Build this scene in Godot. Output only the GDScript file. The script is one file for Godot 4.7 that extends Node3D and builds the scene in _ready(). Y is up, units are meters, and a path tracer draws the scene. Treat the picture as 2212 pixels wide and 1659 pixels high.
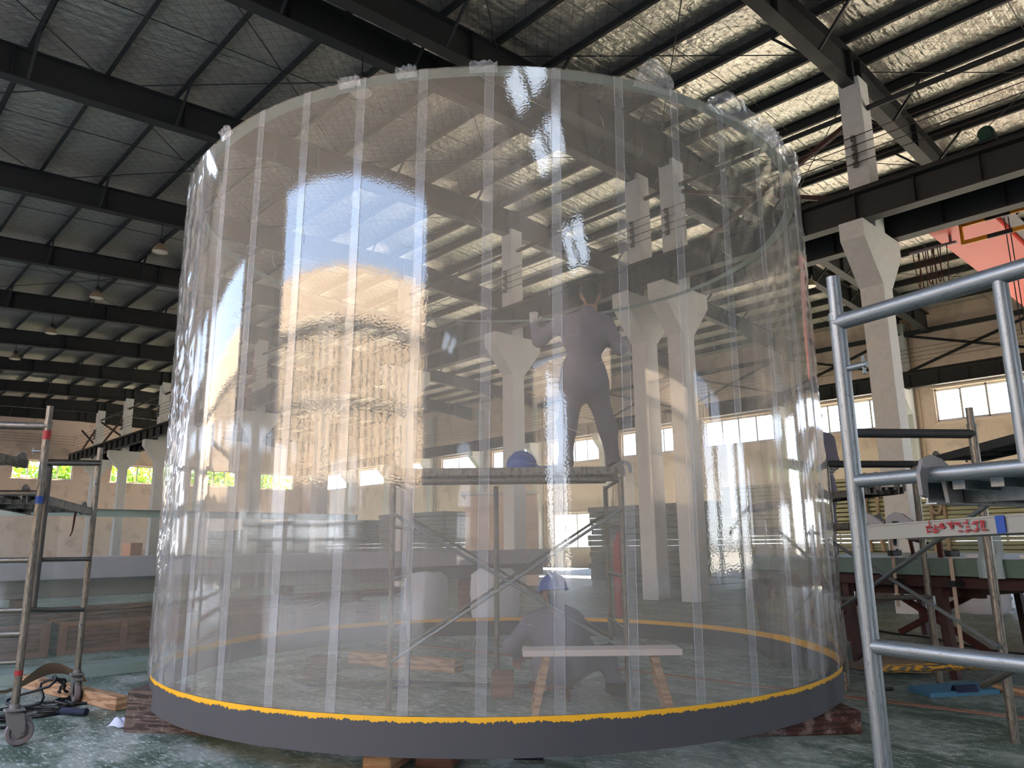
extends Node3D
# A factory hall with a large acrylic cylinder on timber blocks. x runs along the row of inner columns, z across the two aisles, y is up; metres.

const CYL := Vector3(-5.053, 0.0, -4.63)    # axis of the cylinder
const RAD := 2.722
const Y_BOT := 0.144
const Y_TAPE := 0.339
const Y_TOP := 4.07
const RIDGE := -14.06
const Z_NEAR := 3.4
const Z_FAR := -31.0
const X_END := -58.0
const X_OPEN := 25.0
const FRAMES := [-53.5, -48.0, -42.0, -36.2, -30.5, -25.0, -19.8, -14.7, -10.25, -9.25, -4.98, 0.2, 5.2, 10.2, 15.2, 20.2]

var M := {}
var used := {}
var rng := RandomNumberGenerator.new()

# ---------------------------------------------------------------- mesh building
class MB:
	var v := PackedVector3Array()
	var n := PackedVector3Array()
	var t := PackedVector2Array()
	var c := PackedColorArray()
	var ix := PackedInt32Array()
	var tint := Color.WHITE
	var colored := false
	var two_uv := false

	func pt(p: Vector3, nn: Vector3, uv := Vector2.ZERO) -> int:
		v.append(p); n.append(nn); t.append(uv); c.append(tint)
		return v.size() - 1

	func tri(a: int, b: int, d: int) -> void:   # counter-clockwise from outside
		ix.append(a); ix.append(d); ix.append(b)

	func quad(a: Vector3, b: Vector3, cc: Vector3, d: Vector3, u := 1.0, w := 1.0) -> void:
		var nn := (b - a).cross(d - a)
		if nn.length_squared() < 1e-14: nn = (cc - b).cross(d - b)
		nn = nn.normalized()
		var i := pt(a, nn, Vector2(0, w)); pt(b, nn, Vector2(u, w)); pt(cc, nn, Vector2(u, 0)); pt(d, nn, Vector2(0, 0))
		tri(i, i + 1, i + 2); tri(i, i + 2, i + 3)

	func hexa(p: Array) -> void:   # p[0..3] bottom ring counter-clockwise from above, p[4..7] top ring
		var uw := func(a, b): return p[a].distance_to(p[b])
		quad(p[3], p[2], p[1], p[0], uw.call(0, 1), uw.call(1, 2))
		quad(p[4], p[5], p[6], p[7], uw.call(4, 5), uw.call(5, 6))
		for k in 4:
			var m := (k + 1) % 4
			quad(p[k], p[m], p[m + 4], p[k + 4], uw.call(k, m), uw.call(k, k + 4))

	func box(x: Transform3D, s: Vector3, bev := 0.0) -> void:
		var h := s * 0.5
		if bev <= 0.0:
			var p := []
			for y in [-h.y, h.y]:
				for q in [[-h.x, h.z], [h.x, h.z], [h.x, -h.z], [-h.x, -h.z]]:
					p.append(x * Vector3(q[0], y, q[1]))
			hexa(p)
			return
		var b: float = minf(bev, minf(h.x, minf(h.y, h.z)) * 0.9)
		var cn := func(sx, sy, sz, ax):   # corner of the face across axis ax
			var q := Vector3(sx * (h.x - b), sy * (h.y - b), sz * (h.z - b))
			q[ax] = [sx, sy, sz][ax] * h[ax]
			return x * q
		for ax in 3:
			var u := (ax + 1) % 3; var w := (ax + 2) % 3
			for sg in [-1, 1]:
				var f := []
				for q in [[-1, -1], [1, -1], [1, 1], [-1, 1]]:
					var e := [0, 0, 0]; e[ax] = sg; e[u] = q[0]; e[w] = q[1]
					f.append(cn.call(e[0], e[1], e[2], ax))
				if sg < 0: f.reverse()
				quad(f[0], f[1], f[2], f[3], s[u], s[w])
			for su in [-1, 1]:
				for sw in [-1, 1]:   # edge along ax between faces u and w
					var e0 := [0, 0, 0]; e0[ax] = -1; e0[u] = su; e0[w] = sw
					var e1 := [0, 0, 0]; e1[ax] = 1; e1[u] = su; e1[w] = sw
					var q := [cn.call(e0[0], e0[1], e0[2], u), cn.call(e1[0], e1[1], e1[2], u), cn.call(e1[0], e1[1], e1[2], w), cn.call(e0[0], e0[1], e0[2], w)]
					if su * sw > 0: q.reverse()
					quad(q[0], q[1], q[2], q[3], s[ax], b)
		for sx in [-1, 1]:
			for sy in [-1, 1]:
				for sz in [-1, 1]:
					var a = cn.call(sx, sy, sz, 0); var d = cn.call(sx, sy, sz, 1); var e = cn.call(sx, sy, sz, 2)
					var nn: Vector3 = (x.basis * Vector3(sx, sy, sz)).normalized()
					var i := pt(a, nn); pt(d, nn); pt(e, nn)
					if sx * sy * sz > 0: tri(i, i + 1, i + 2)
					else: tri(i, i + 2, i + 1)

	func bar(a: Vector3, b: Vector3, w: float, h: float, up := Vector3.UP, bev := 0.0) -> void:   # box from a to b
		var d := (b - a)
		var zz := d.normalized()
		var xx := up.cross(zz)
		if xx.length() < 1e-4: xx = Vector3.RIGHT.cross(zz)
		if xx.length() < 1e-4: xx = Vector3.FORWARD.cross(zz)
		xx = xx.normalized()
		box(Transform3D(Basis(xx, zz.cross(xx), zz), (a + b) * 0.5), Vector3(w, h, d.length()), bev)

	func tube(a: Vector3, b: Vector3, r: float, seg := 14, r2 := -1.0, caps := true) -> void:
		path([a, b], r, seg, caps, r2)

	func path(p: Array, r: float, seg := 10, caps := true, r_end := -1.0) -> void:   # round section swept along points
		var rows := []
		var ref := Vector3.UP
		var d0: Vector3 = (p[1] - p[0]).normalized()
		if absf(d0.dot(ref)) > 0.9: ref = Vector3.RIGHT
		var len := 0.0
		for k in p.size():
			var d: Vector3
			if k == 0: d = p[1] - p[0]
			elif k == p.size() - 1: d = p[k] - p[k - 1]
			else: d = p[k + 1] - p[k - 1]
			d = d.normalized()
			var xx := ref.cross(d)
			if xx.length() < 1e-4: xx = Vector3.FORWARD.cross(d)
			xx = xx.normalized()
			var yy := d.cross(xx)
			ref = yy if absf(yy.dot(d)) < 0.5 else ref
			if k > 0: len += p[k].distance_to(p[k - 1])
			var rr := r if r_end < 0 else lerpf(r, r_end, k / float(p.size() - 1))
			var row := []
			for s in seg + 1:
				var an := TAU * s / seg
				var o := xx * cos(an) + yy * sin(an)
				row.append(pt(p[k] + o * rr, o, Vector2(s / float(seg), len)))
			rows.append(row)
			if caps and (k == 0 or k == p.size() - 1):
				var nn := -d if k == 0 else d
				var ci := pt(p[k], nn)
				var ring := []
				for s in seg:
					var an := TAU * s / seg
					ring.append(pt(p[k] + (xx * cos(an) + yy * sin(an)) * rr, nn))
				for s in seg:
					if k == 0: tri(ci, ring[(s + 1) % seg], ring[s])
					else: tri(ci, ring[s], ring[(s + 1) % seg])
		for k in p.size() - 1:
			for s in seg:
				tri(rows[k][s], rows[k][s + 1], rows[k + 1][s + 1]); tri(rows[k][s], rows[k + 1][s + 1], rows[k + 1][s])

	func lathe(x: Transform3D, prof: Array, seg := 24) -> void:   # profile of (radius, height), going up on the outside
		for k in prof.size() - 1:
			var a: Vector2 = prof[k]; var b: Vector2 = prof[k + 1]
			var nn := Vector2(b.y - a.y, -(b.x - a.x)).normalized()
			var ra := []; var rb := []
			for s in seg + 1:
				var an := TAU * s / seg
				var dd := Vector3(cos(an), 0, -sin(an))
				var no: Vector3 = (x.basis * (dd * nn.x + Vector3.UP * nn.y)).normalized()
				ra.append(pt(x * (dd * a.x + Vector3.UP * a.y), no, Vector2(s / float(seg), k)))
				rb.append(pt(x * (dd * b.x + Vector3.UP * b.y), no, Vector2(s / float(seg), k + 1)))
			for s in seg:
				if a.x > 1e-5: tri(ra[s], ra[s + 1], rb[s + 1] if b.x > 1e-5 else rb[s])
				if b.x > 1e-5: tri(ra[s], rb[s + 1], rb[s])

	func prism(x: Transform3D, poly: PackedVector2Array, depth: float) -> void:   # polygon in xy, pulled along z to either side
		var area := 0.0
		for k in poly.size(): area += poly[k].cross(poly[(k + 1) % poly.size()])
		if area < 0: poly.reverse()
		var id := Geometry2D.triangulate_polygon(poly)
		for sg in [-1.0, 1.0]:
			var nn: Vector3 = (x.basis * Vector3(0, 0, sg)).normalized()
			var base := v.size()
			for q in poly: pt(x * Vector3(q.x, q.y, sg * depth * 0.5), nn, q)
			for k in range(0, id.size(), 3):
				var a := poly[id[k]]; var b := poly[id[k + 1]]; var d := poly[id[k + 2]]
				var ccw := (b - a).cross(d - a) > 0
				if (sg > 0) == ccw: tri(base + id[k], base + id[k + 1], base + id[k + 2])
				else: tri(base + id[k], base + id[k + 2], base + id[k + 1])
		for k in poly.size():
			var a := poly[k]; var b := poly[(k + 1) % poly.size()]; var h := depth * 0.5
			quad(x * Vector3(a.x, a.y, h), x * Vector3(a.x, a.y, -h), x * Vector3(b.x, b.y, -h), x * Vector3(b.x, b.y, h), depth, a.distance_to(b))

	func grid(nu: int, nv: int, f: Callable, two := false) -> void:   # smooth sheet f(u, v), u and v in 0..1
		var P := []
		for j in nv + 1:
			for i in nu + 1: P.append(f.call(i / float(nu), j / float(nv)))
		var w := nu + 1
		for side in (2 if two else 1):
			var base := v.size()
			for j in nv + 1:
				for i in nu + 1:
					var du: Vector3 = P[j * w + mini(i + 1, nu)] - P[j * w + maxi(i - 1, 0)]
					var dv: Vector3 = P[mini(j + 1, nv) * w + i] - P[maxi(j - 1, 0) * w + i]
					var nn := du.cross(dv).normalized() * (1.0 if side == 0 else -1.0)
					pt(P[j * w + i] + (nn * -0.002 if side else Vector3.ZERO), nn, Vector2(i / float(nu), j / float(nv)))
			for j in nv:
				for i in nu:
					var a := base + j * w + i
					if side == 0: tri(a, a + 1, a + w + 1); tri(a, a + w + 1, a + w)
					else: tri(a, a + w + 1, a + 1); tri(a, a + w, a + w + 1)

	func ring(cn: Vector3, r: float, y0: float, y1: Callable, a0: float, a1: float, seg: int, inside := false) -> void:   # upright wall of a cylinder
		var lo := []; var hi := []
		for s in seg + 1:
			var an := lerpf(a0, a1, s / float(seg))
			var d := Vector3(cos(an), 0, sin(an))
			var nn := -d if inside else d
			lo.append(pt(cn + d * r + Vector3.UP * y0, nn, Vector2(an * r, y0)))
			hi.append(pt(cn + d * r + Vector3.UP * y1.call(an), nn, Vector2(an * r, y1.call(an))))
		for s in seg:
			if inside: tri(lo[s], lo[s + 1], hi[s + 1]); tri(lo[s], hi[s + 1], hi[s])
			else: tri(lo[s], hi[s + 1], lo[s + 1]); tri(lo[s], hi[s], hi[s + 1])

	func flat_ring(cn: Vector3, r0: float, r1: float, y: float, seg: int, up := true) -> void:
		var a := []; var b := []
		for s in seg + 1:
			var an := TAU * s / seg
			var d := Vector3(cos(an), 0, sin(an))
			var nn := Vector3.UP if up else Vector3.DOWN
			a.append(pt(cn + d * r0 + Vector3.UP * y, nn)); b.append(pt(cn + d * r1 + Vector3.UP * y, nn))
		for s in seg:
			if up: tri(a[s], b[s + 1], b[s]); tri(a[s], a[s + 1], b[s + 1])
			else: tri(a[s], b[s], b[s + 1]); tri(a[s], b[s + 1], a[s + 1])

	func mesh() -> ArrayMesh:
		var a := []
		a.resize(Mesh.ARRAY_MAX)
		a[Mesh.ARRAY_VERTEX] = v; a[Mesh.ARRAY_NORMAL] = n; a[Mesh.ARRAY_TEX_UV] = t; a[Mesh.ARRAY_INDEX] = ix
		if colored: a[Mesh.ARRAY_COLOR] = c
		if two_uv: a[Mesh.ARRAY_TEX_UV2] = t
		var m := ArrayMesh.new()
		m.add_surface_from_arrays(Mesh.PRIMITIVE_TRIANGLES, a)
		return m

# a smooth body: bones [from, to, radius, radius, colour] joined by a smooth minimum and meshed as surface nets
func flesh(mb: MB, bones: Array, cell: float, k := 0.018) -> void:
	var lo := Vector3.ONE * 1e9; var hi := -lo
	for b in bones:
		var r: float = maxf(b[2], b[3]) + 3 * cell
		for p in [b[0], b[1]]:
			lo = lo.min(p - Vector3.ONE * r); hi = hi.max(p + Vector3.ONE * r)
	var g := Vector3i(((hi - lo) / cell).ceil()) + Vector3i.ONE
	var F := PackedFloat32Array(); F.resize(g.x * g.y * g.z)
	var best := PackedFloat32Array(); best.resize(F.size())
	var who := PackedByteArray(); who.resize(F.size())
	var live := {}
	for bi in bones.size():
		var b: Array = bones[bi]
		var A: Vector3 = b[0]; var B: Vector3 = b[1]; var ra: float = b[2]; var rb: float = b[3]
		var ab := B - A
		var l2 := maxf(ab.length_squared(), 1e-9)
		var r := maxf(ra, rb) + 4.0 * k + cell
		var i0 := Vector3i(((A.min(B) - Vector3.ONE * r - lo) / cell).floor()).clamp(Vector3i.ZERO, g - Vector3i.ONE)
		var i1 := Vector3i(((A.max(B) + Vector3.ONE * r - lo) / cell).ceil()).clamp(Vector3i.ZERO, g - Vector3i.ONE)
		for z in range(i0.z, i1.z + 1):
			for y in range(i0.y, i1.y + 1):
				for x in range(i0.x, i1.x + 1):
					var p := lo + Vector3(x, y, z) * cell
					var tt := clampf((p - A).dot(ab) / l2, 0.0, 1.0)
					var d := p.distance_to(A + ab * tt) - lerpf(ra, rb, tt)
					if d > 4.0 * k + cell: continue
					var e := exp(-d / k)
					var q := (z * g.y + y) * g.x + x
					F[q] += e
					if e > best[q]: best[q] = e; who[q] = bi
					live[q] = true
	var field := func(q: int) -> float: return -k * log(maxf(F[q], 1e-6))
	var made := {}
	var off := [0, 1, g.x, g.x + 1, g.x * g.y, g.x * g.y + 1, g.x * g.y + g.x, g.x * g.y + g.x + 1]
	var cpos := [Vector3(0, 0, 0), Vector3(1, 0, 0), Vector3(0, 1, 0), Vector3(1, 1, 0), Vector3(0, 0, 1), Vector3(1, 0, 1), Vector3(0, 1, 1), Vector3(1, 1, 1)]
	var edges := [[0, 1], [2, 3], [4, 5], [6, 7], [0, 2], [1, 3], [4, 6], [5, 7], [0, 4], [1, 5], [2, 6], [3, 7]]
	var keys := live.keys(); keys.sort()
	for q in keys:
		var x: int = q % g.x; var y: int = (q / g.x) % g.y; var z: int = q / (g.x * g.y)
		if x >= g.x - 1 or y >= g.y - 1 or z >= g.z - 1: continue
		var val := []; var ins := 0
		for o in off:
			var f: float = field.call(q + o); val.append(f)
			if f < 0: ins += 1
		if ins == 0 or ins == 8: continue
		var s := Vector3.ZERO; var cnt := 0
		for e in edges:
			var fa: float = val[e[0]]; var fb: float = val[e[1]]
			if (fa < 0) == (fb < 0): continue
			s += cpos[e[0]].lerp(cpos[e[1]], fa / (fa - fb)); cnt += 1
		s /= cnt
		var gr := Vector3(val[1] + val[3] + val[5] + val[7] - val[0] - val[2] - val[4] - val[6], val[2] + val[3] + val[6] + val[7] - val[0] - val[1] - val[4] - val[5], val[4] + val[5] + val[6] + val[7] - val[0] - val[1] - val[2] - val[3]).normalized()
		var w := 0; var be := -1.0
		for o in off:
			if best[q + o] > be: be = best[q + o]; w = who[q + o]
		mb.tint = bones[w][4]
		made[q] = mb.pt(lo + (Vector3(x, y, z) + s) * cell, gr)
	mb.tint = Color.WHITE; mb.colored = true
	for q in keys:
		var f0: float = field.call(q)
		for ax in 3:
			var st: int = [1, g.x, g.x * g.y][ax]; var su: int = [g.x, g.x * g.y, 1][ax]; var sw: int = [g.x * g.y, 1, g.x][ax]
			if q + st >= F.size(): continue
			var f1: float = field.call(q + st)
			if (f0 < 0) == (f1 < 0): continue
			if not (made.has(q) and made.has(q - su) and made.has(q - sw) and made.has(q - su - sw)): continue
			var a: int = made[q]; var b: int = made[q - su]; var cc: int = made[q - su - sw]; var d: int = made[q - sw]
			if f0 < 0: mb.tri(a, b, cc); mb.tri(a, cc, d)
			else: mb.tri(a, cc, b); mb.tri(a, d, cc)

# ---------------------------------------------------------------- nodes
func numbered(s: String) -> String:
	var k: int = used.get(s, 0)
	used[s] = k + 1
	return s if k == 0 else "%s_%03d" % [s, k]

func part(mb: MB, called: String, mat: Material, parent: Node3D) -> MeshInstance3D:
	var o := MeshInstance3D.new()
	o.name = called
	o.mesh = mb.mesh()
	o.material_override = mat
	parent.add_child(o, true)
	return o

func inst(m: Mesh, called: String, mat: Material, parent: Node3D, x: Transform3D) -> MeshInstance3D:
	var o := MeshInstance3D.new()
	o.name = called; o.mesh = m; o.material_override = mat; o.transform = x
	parent.add_child(o, true)
	return o

func tag(o: Node, label: String, category: String, group := "", kind := "") -> Node:
	if label: o.set_meta("label", label)
	if category: o.set_meta("category", category)
	if group: o.set_meta("group", group)
	if kind: o.set_meta("kind", kind)
	return o

func thing(called: String, label: String, category: String, group := "", at := Vector3.ZERO) -> Node3D:
	var o := Node3D.new()
	o.name = numbered(called); o.position = at
	add_child(o)
	tag(o, label, category, group)
	return o

func solo(mb: MB, called: String, mat: Material, label: String, category: String, group := "") -> MeshInstance3D:
	var o := part(mb, numbered(called), mat, self)
	tag(o, label, category, group)
	return o

func setting(called: String, label: String, category: String) -> Node3D:
	var o := Node3D.new()
	o.name = numbered(called)
	add_child(o)
	tag(o, label, category, "", "structure")
	return o

func X(p: Vector3, yaw := 0.0) -> Transform3D:
	return Transform3D(Basis(Vector3.UP, yaw), p)

func look(p: Vector3, along: Vector3, up := Vector3.UP) -> Transform3D:   # local x along the given direction
	var xx := along.normalized()
	var zz := xx.cross(up)
	if zz.length() < 1e-4: zz = xx.cross(Vector3.RIGHT)
	zz = zz.normalized()
	return Transform3D(Basis(xx, zz.cross(xx), zz), p)

# ---------------------------------------------------------------- textures and materials
func noise(sd: int, freq: float, w := 512, h := 512, oct := 4) -> PackedByteArray:
	var f := FastNoiseLite.new()
	f.seed = sd; f.frequency = freq; f.fractal_octaves = oct; f.noise_type = FastNoiseLite.TYPE_SIMPLEX_SMOOTH
	var im := f.get_seamless_image(w, h)
	im.convert(Image.FORMAT_L8)
	return im.get_data()

func stretched(sd: int, freq: float, w: int, h: int, sx: int, sy: int, oct := 4) -> PackedByteArray:   # noise drawn out along one side
	var f := FastNoiseLite.new()
	f.seed = sd; f.frequency = freq; f.fractal_octaves = oct; f.noise_type = FastNoiseLite.TYPE_SIMPLEX_SMOOTH
	var im := f.get_seamless_image(w / sx, h / sy)
	im.resize(w, h, Image.INTERPOLATE_CUBIC)
	im.convert(Image.FORMAT_L8)
	return im.get_data()

func paint(w: int, h: int, f: Callable) -> ImageTexture:
	var d := PackedByteArray(); d.resize(w * h * 3)
	for i in w * h:
		var q: Color = f.call(i)
		d[i * 3] = clampi(int(q.r * 255), 0, 255); d[i * 3 + 1] = clampi(int(q.g * 255), 0, 255); d[i * 3 + 2] = clampi(int(q.b * 255), 0, 255)
	return ImageTexture.create_from_image(Image.create_from_data(w, h, false, Image.FORMAT_RGB8, d))

func grey(d: PackedByteArray, w: int, h: int) -> ImageTexture:
	return ImageTexture.create_from_image(Image.create_from_data(w, h, false, Image.FORMAT_L8, d))

func normal_of(d: PackedByteArray, w: int, h: int, s: float) -> ImageTexture:
	var im := Image.create_from_data(w, h, false, Image.FORMAT_L8, d)
	im.bump_map_to_normal_map(s)
	return ImageTexture.create_from_image(im)

func mat(called: String, col: Color, rough := 0.7, metal := 0.0) -> StandardMaterial3D:
	var m := StandardMaterial3D.new()
	m.resource_name = called; m.albedo_color = col; m.roughness = rough; m.metallic = metal
	M[called] = m
	return m

func mapped(m: StandardMaterial3D, tex: Texture2D, scale: Vector3, world := true) -> StandardMaterial3D:
	m.albedo_texture = tex
	m.uv1_triplanar = not world; m.uv1_scale = scale   # large built surfaces carry their own UVs in metres
	return m

func pane(called: String, col: Color, a: float, rough := 0.04, normal: Texture2D = null, ns := 1.0, scale := Vector3.ONE) -> StandardMaterial3D:
	var m := mat(called, Color(col.r, col.g, col.b, a), rough)
	m.transparency = BaseMaterial3D.TRANSPARENCY_ALPHA
	if normal:
		m.normal_enabled = true; m.normal_texture = normal; m.normal_scale = ns
		m.uv1_scale = scale
	return m

func make_materials() -> void:
	var W := 512
	var big := noise(3, 0.008); var mid := noise(5, 0.025); var fine := noise(7, 0.11)
	# floor: green coating under streaks of pale dust
	var f1 := noise(11, 0.006, 1024, 1024, 5); var f2 := stretched(13, 0.02, 1024, 1024, 4, 1, 5); var f3 := noise(17, 0.06, 1024, 1024, 3); var f4 := stretched(19, 0.05, 1024, 1024, 6, 1, 3)
	var floor_tex := paint(1024, 1024, func(i):
		var a: float = f1[i] / 255.0; var b: float = f2[i] / 255.0; var d: float = f3[i] / 255.0; var e: float = f4[i] / 255.0
		var dust: float = smoothstep(0.28, 0.72, a * 0.5 + b * 0.5 + (d - 0.5) * 0.22)
		var flake := smoothstep(0.66, 0.78, e * 0.6 + d * 0.4)
		return Color(0.26, 0.335, 0.285).lerp(Color(0.59, 0.61, 0.58), dust * 0.9).lerp(Color(0.72, 0.76, 0.74), flake * 0.6 * dust))
	var m := mapped(mat("floor_coat", Color.WHITE, 1.0), floor_tex, Vector3(0.19, 0.19, 0.19))
	var fr := PackedByteArray(); fr.resize(1024 * 1024)
	for i in fr.size(): fr[i] = clampi(int(70 + (f1[i] + f2[i]) * 0.28), 0, 255)
	m.roughness_texture = grey(fr, 1024, 1024)
	m.metallic_specular = 0.5
	var g1 := noise(71, 0.16, 1024, 1024, 3); var g2 := stretched(73, 0.09, 1024, 1024, 5, 1, 4); var g3 := noise(75, 0.02, 1024, 1024, 3)
	m.detail_enabled = true; m.detail_blend_mode = BaseMaterial3D.BLEND_MODE_MIX
	var dd := PackedByteArray(); dd.resize(1024 * 1024 * 4)
	for i in 1024 * 1024:
		var a: float = g1[i] / 255.0; var b: float = g2[i] / 255.0; var c3: float = g3[i] / 255.0
		var spk: float = smoothstep(0.55, 0.66, a * 0.45 + b * 0.55) * (0.15 + 0.85 * smoothstep(0.4, 0.65, c3))
		var dk: float = smoothstep(0.42, 0.28, a * 0.4 + b * 0.6) * smoothstep(0.6, 0.35, c3)
		var light := spk > dk * 0.6
		dd[i * 4] = 205 if light else 40; dd[i * 4 + 1] = 214 if light else 66; dd[i * 4 + 2] = 210 if light else 56
		dd[i * 4 + 3] = int(255 * (spk * 0.7 if light else dk * 0.6))
	m.detail_albedo = ImageTexture.create_from_image(Image.create_from_data(1024, 1024, false, Image.FORMAT_RGBA8, dd))
	m.detail_uv_layer = BaseMaterial3D.DETAIL_UV_2
	m.uv2_scale = Vector3(0.43, 0.43, 0.43)
	# plaster
	var wall := paint(W, W, func(i):
		var s: float = (big[i] + mid[i] * 0.5) / 382.0
		var g: float = 0.96 + 0.06 * (fine[i] / 255.0 - 0.5)
		return Color(0.92, 0.83, 0.765).lerp(Color(0.79, 0.70, 0.64), smoothstep(0.5, 0.85, s) * 0.7) * g)
	mapped(mat("plaster", Color.WHITE, 0.9), wall, Vector3(0.16, 0.16, 0.16))
	var wht := paint(W, W, func(i): return Color(0.83, 0.83, 0.82) * (0.97 + 0.05 * (mid[i] / 255.0 - 0.5) - 0.1 * smoothstep(0.72, 0.85, fine[i] / 255.0 * 0.5 + big[i] / 510.0)))
	mapped(mat("white_paint", Color.WHITE, 0.75), wht, Vector3(0.5, 0.5, 0.5))
	# foil: quilted net over crumpled metal
	var crease := PackedByteArray(); crease.resize(W * W)
	var cs := stretched(23, 0.022, W, W, 1, 7, 4); var cf := noise(29, 0.022, W, W, 3)
	for y in W:
		for x in W:
			var i := y * W + x
			crease[i] = clampi(int(cs[i] * 0.65 + cf[i] * 0.35), 0, 255)
	var foil := paint(W, W, func(i):
		var x: int = i % W; var y: int = i / W
		var u := (x + y) % 64; var v2 := (x - y + 1024) % 64
		var ln := 0.5 if (u < 2 or v2 < 2) else 1.0
		return Color(0.86, 0.84, 0.80) * (ln * (0.93 + 0.1 * (mid[i] / 255.0 - 0.5))))
	m = mapped(mat("foil", Color.WHITE, 0.36, 0.68), foil, Vector3(0.42, 0.42, 0.42))
	m.normal_enabled = true; m.normal_texture = normal_of(crease, W, W, 10.0); m.normal_scale = 1.0
	# steel
	var stl := paint(W, W, func(i): return Color(0.155, 0.16, 0.165) * (0.92 + 0.2 * (mid[i] / 255.0 - 0.5)))
	mapped(mat("dark_steel", Color.WHITE, 0.65, 0.0), stl, Vector3(0.6, 0.6, 0.6))
	mat("black_steel", Color(0.10, 0.10, 0.105), 0.6)
	mat("brown_steel", Color(0.25, 0.15, 0.13), 0.7)
	var gv := stretched(31, 0.06, W, W, 1, 8, 4)
	var galv := paint(W, W, func(i):
		var d: float = smoothstep(0.62, 0.85, mid[i] / 510.0 + fine[i] / 510.0)
		return Color(0.56, 0.585, 0.59).lerp(Color(0.30, 0.30, 0.285), d * 0.8) * (0.9 + 0.2 * (gv[i] / 255.0 - 0.5)))
	m = mat("galvanised", Color.WHITE, 0.44, 0.75); m.albedo_texture = galv; m.uv1_scale = Vector3(1, 1.5, 1)
	var worn := paint(W, W, func(i):
		var d: float = smoothstep(0.45, 0.75, mid[i] / 510.0 + gv[i] / 510.0)
		return Color(0.52, 0.50, 0.46).lerp(Color(0.33, 0.315, 0.285), d) * (0.9 + 0.2 * (fine[i] / 255.0 - 0.5)))
	m = mat("worn_tube", Color.WHITE, 0.45, 0.75); m.albedo_texture = worn; m.uv1_scale = Vector3(1, 1.2, 1)
	m = mapped(mat("worn_plank", Color.WHITE, 0.5, 0.6), worn, Vector3(1.3, 1.3, 1.3))
	mat("deck_dark", Color(0.22, 0.225, 0.23), 0.55, 0.5)
	# timber
	var gr := stretched(37, 0.05, W, W, 10, 1, 4)
	var wood := paint(W, W, func(i): return Color(0.72, 0.58, 0.44).lerp(Color(0.55, 0.41, 0.29), smoothstep(0.35, 0.75, gr[i] / 255.0)) * (0.95 + 0.1 * (fine[i] / 255.0 - 0.5)))
	mapped(mat("timber", Color.WHITE, 0.8), wood, Vector3(1.1, 1.1, 1.1), false)
	var oldw := paint(W, W, func(i):
		var a := Color(0.34, 0.29, 0.26).lerp(Color(0.19, 0.15, 0.135), smoothstep(0.4, 0.7, gr[i] / 255.0))
		return a.lerp(Color(0.55, 0.51, 0.48), 0.55 * smoothstep(0.58, 0.75, mid[i] / 510.0 + fine[i] / 510.0)))
	m = mapped(mat("old_timber", Color.WHITE, 0.9), oldw, Vector3(1.6, 1.6, 1.6), false)
	m.heightmap_enabled = true; m.heightmap_texture = grey(gr, W, W); m.heightmap_scale = 0.6
	var redw := paint(W, W, func(i):
		var a := Color(0.30, 0.17, 0.13).lerp(Color(0.20, 0.11, 0.09), smoothstep(0.4, 0.7, gr[i] / 255.0))
		return a.lerp(Color(0.56, 0.50, 0.46), 0.75 * smoothstep(0.50, 0.66, big[i] / 400.0 + fine[i] / 800.0)))
	m = mapped(mat("red_timber", Color.WHITE, 0.85), redw, Vector3(1.6, 1.6, 1.6), false)
	m.heightmap_enabled = true; m.heightmap_texture = grey(gr, W, W); m.heightmap_scale = 0.5
	mapped(mat("crate_wood", Color.WHITE, 0.85), paint(W, W, func(i): return Color(0.46, 0.31, 0.24).lerp(Color(0.33, 0.21, 0.16), smoothstep(0.35, 0.75, gr[i] / 255.0))), Vector3(0.9, 0.9, 0.9), false)
	# the cylinder
	mat("grey_paint", Color(0.255, 0.26, 0.275), 0.72)
	mat("yellow_tape", Color(0.88, 0.66, 0.10), 0.6)
	mat("rim_green", Color(0.68, 0.75, 0.71), 0.25)
	var sk := noise(41, 0.012, W, W, 3); var sp := noise(43, 0.2, W, W, 2)
	var st := stretched(47, 0.035, W, W, 1, 10, 4)
	var mix1 := PackedByteArray(); mix1.resize(W * W)
	for i in W * W: mix1[i] = clampi(int(sk[i] * 0.35 + st[i] * 0.4 + sp[i] * 0.25), 0, 255)
	var film_n := normal_of(mix1, W, W, 1.6)
	pane("film", Color(0.72, 0.71, 0.67), 0.17, 0.035, film_n, 0.08, Vector3(0.55, 0.55, 1)).metallic = 0.14
	pane("acrylic", Color(0.70, 0.76, 0.78), 0.05, 0.03)
	pane("acrylic_back", Color(0.68, 0.73, 0.75), 0.06, 0.04)
	var sm := pane("seam_tape", Color(0.80, 0.81, 0.82), 0.16, 0.12, film_n, 0.25, Vector3(2, 2, 1))
	sm.metallic = 0.0
	pane("scrap_film", Color(0.86, 0.88, 0.90), 0.22, 0.14)
	mat("crease", Color(0.85, 0.86, 0.88, 0.5), 0.25).transparency = BaseMaterial3D.TRANSPARENCY_ALPHA
	mat("seam_fold", Color(0.80, 0.82, 0.85, 0.22), 0.25).transparency = BaseMaterial3D.TRANSPARENCY_ALPHA
	pane("glass", Color(0.80, 0.84, 0.86), 0.05, 0.02)
	pane("frosted", Color(0.80, 0.84, 0.90), 0.16, 0.1)
	pane("slab_clear", Color(0.58, 0.66, 0.62), 0.10, 0.05)
	mat("slab_edge", Color(0.37, 0.45, 0.40), 0.45)
	mat("slab_edge_pale", Color(0.50, 0.57, 0.54), 0.35)
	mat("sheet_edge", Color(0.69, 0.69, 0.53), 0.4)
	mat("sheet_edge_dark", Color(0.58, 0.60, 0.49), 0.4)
	mat("webbing", Color(0.70, 0.62, 0.50), 0.9)
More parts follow.
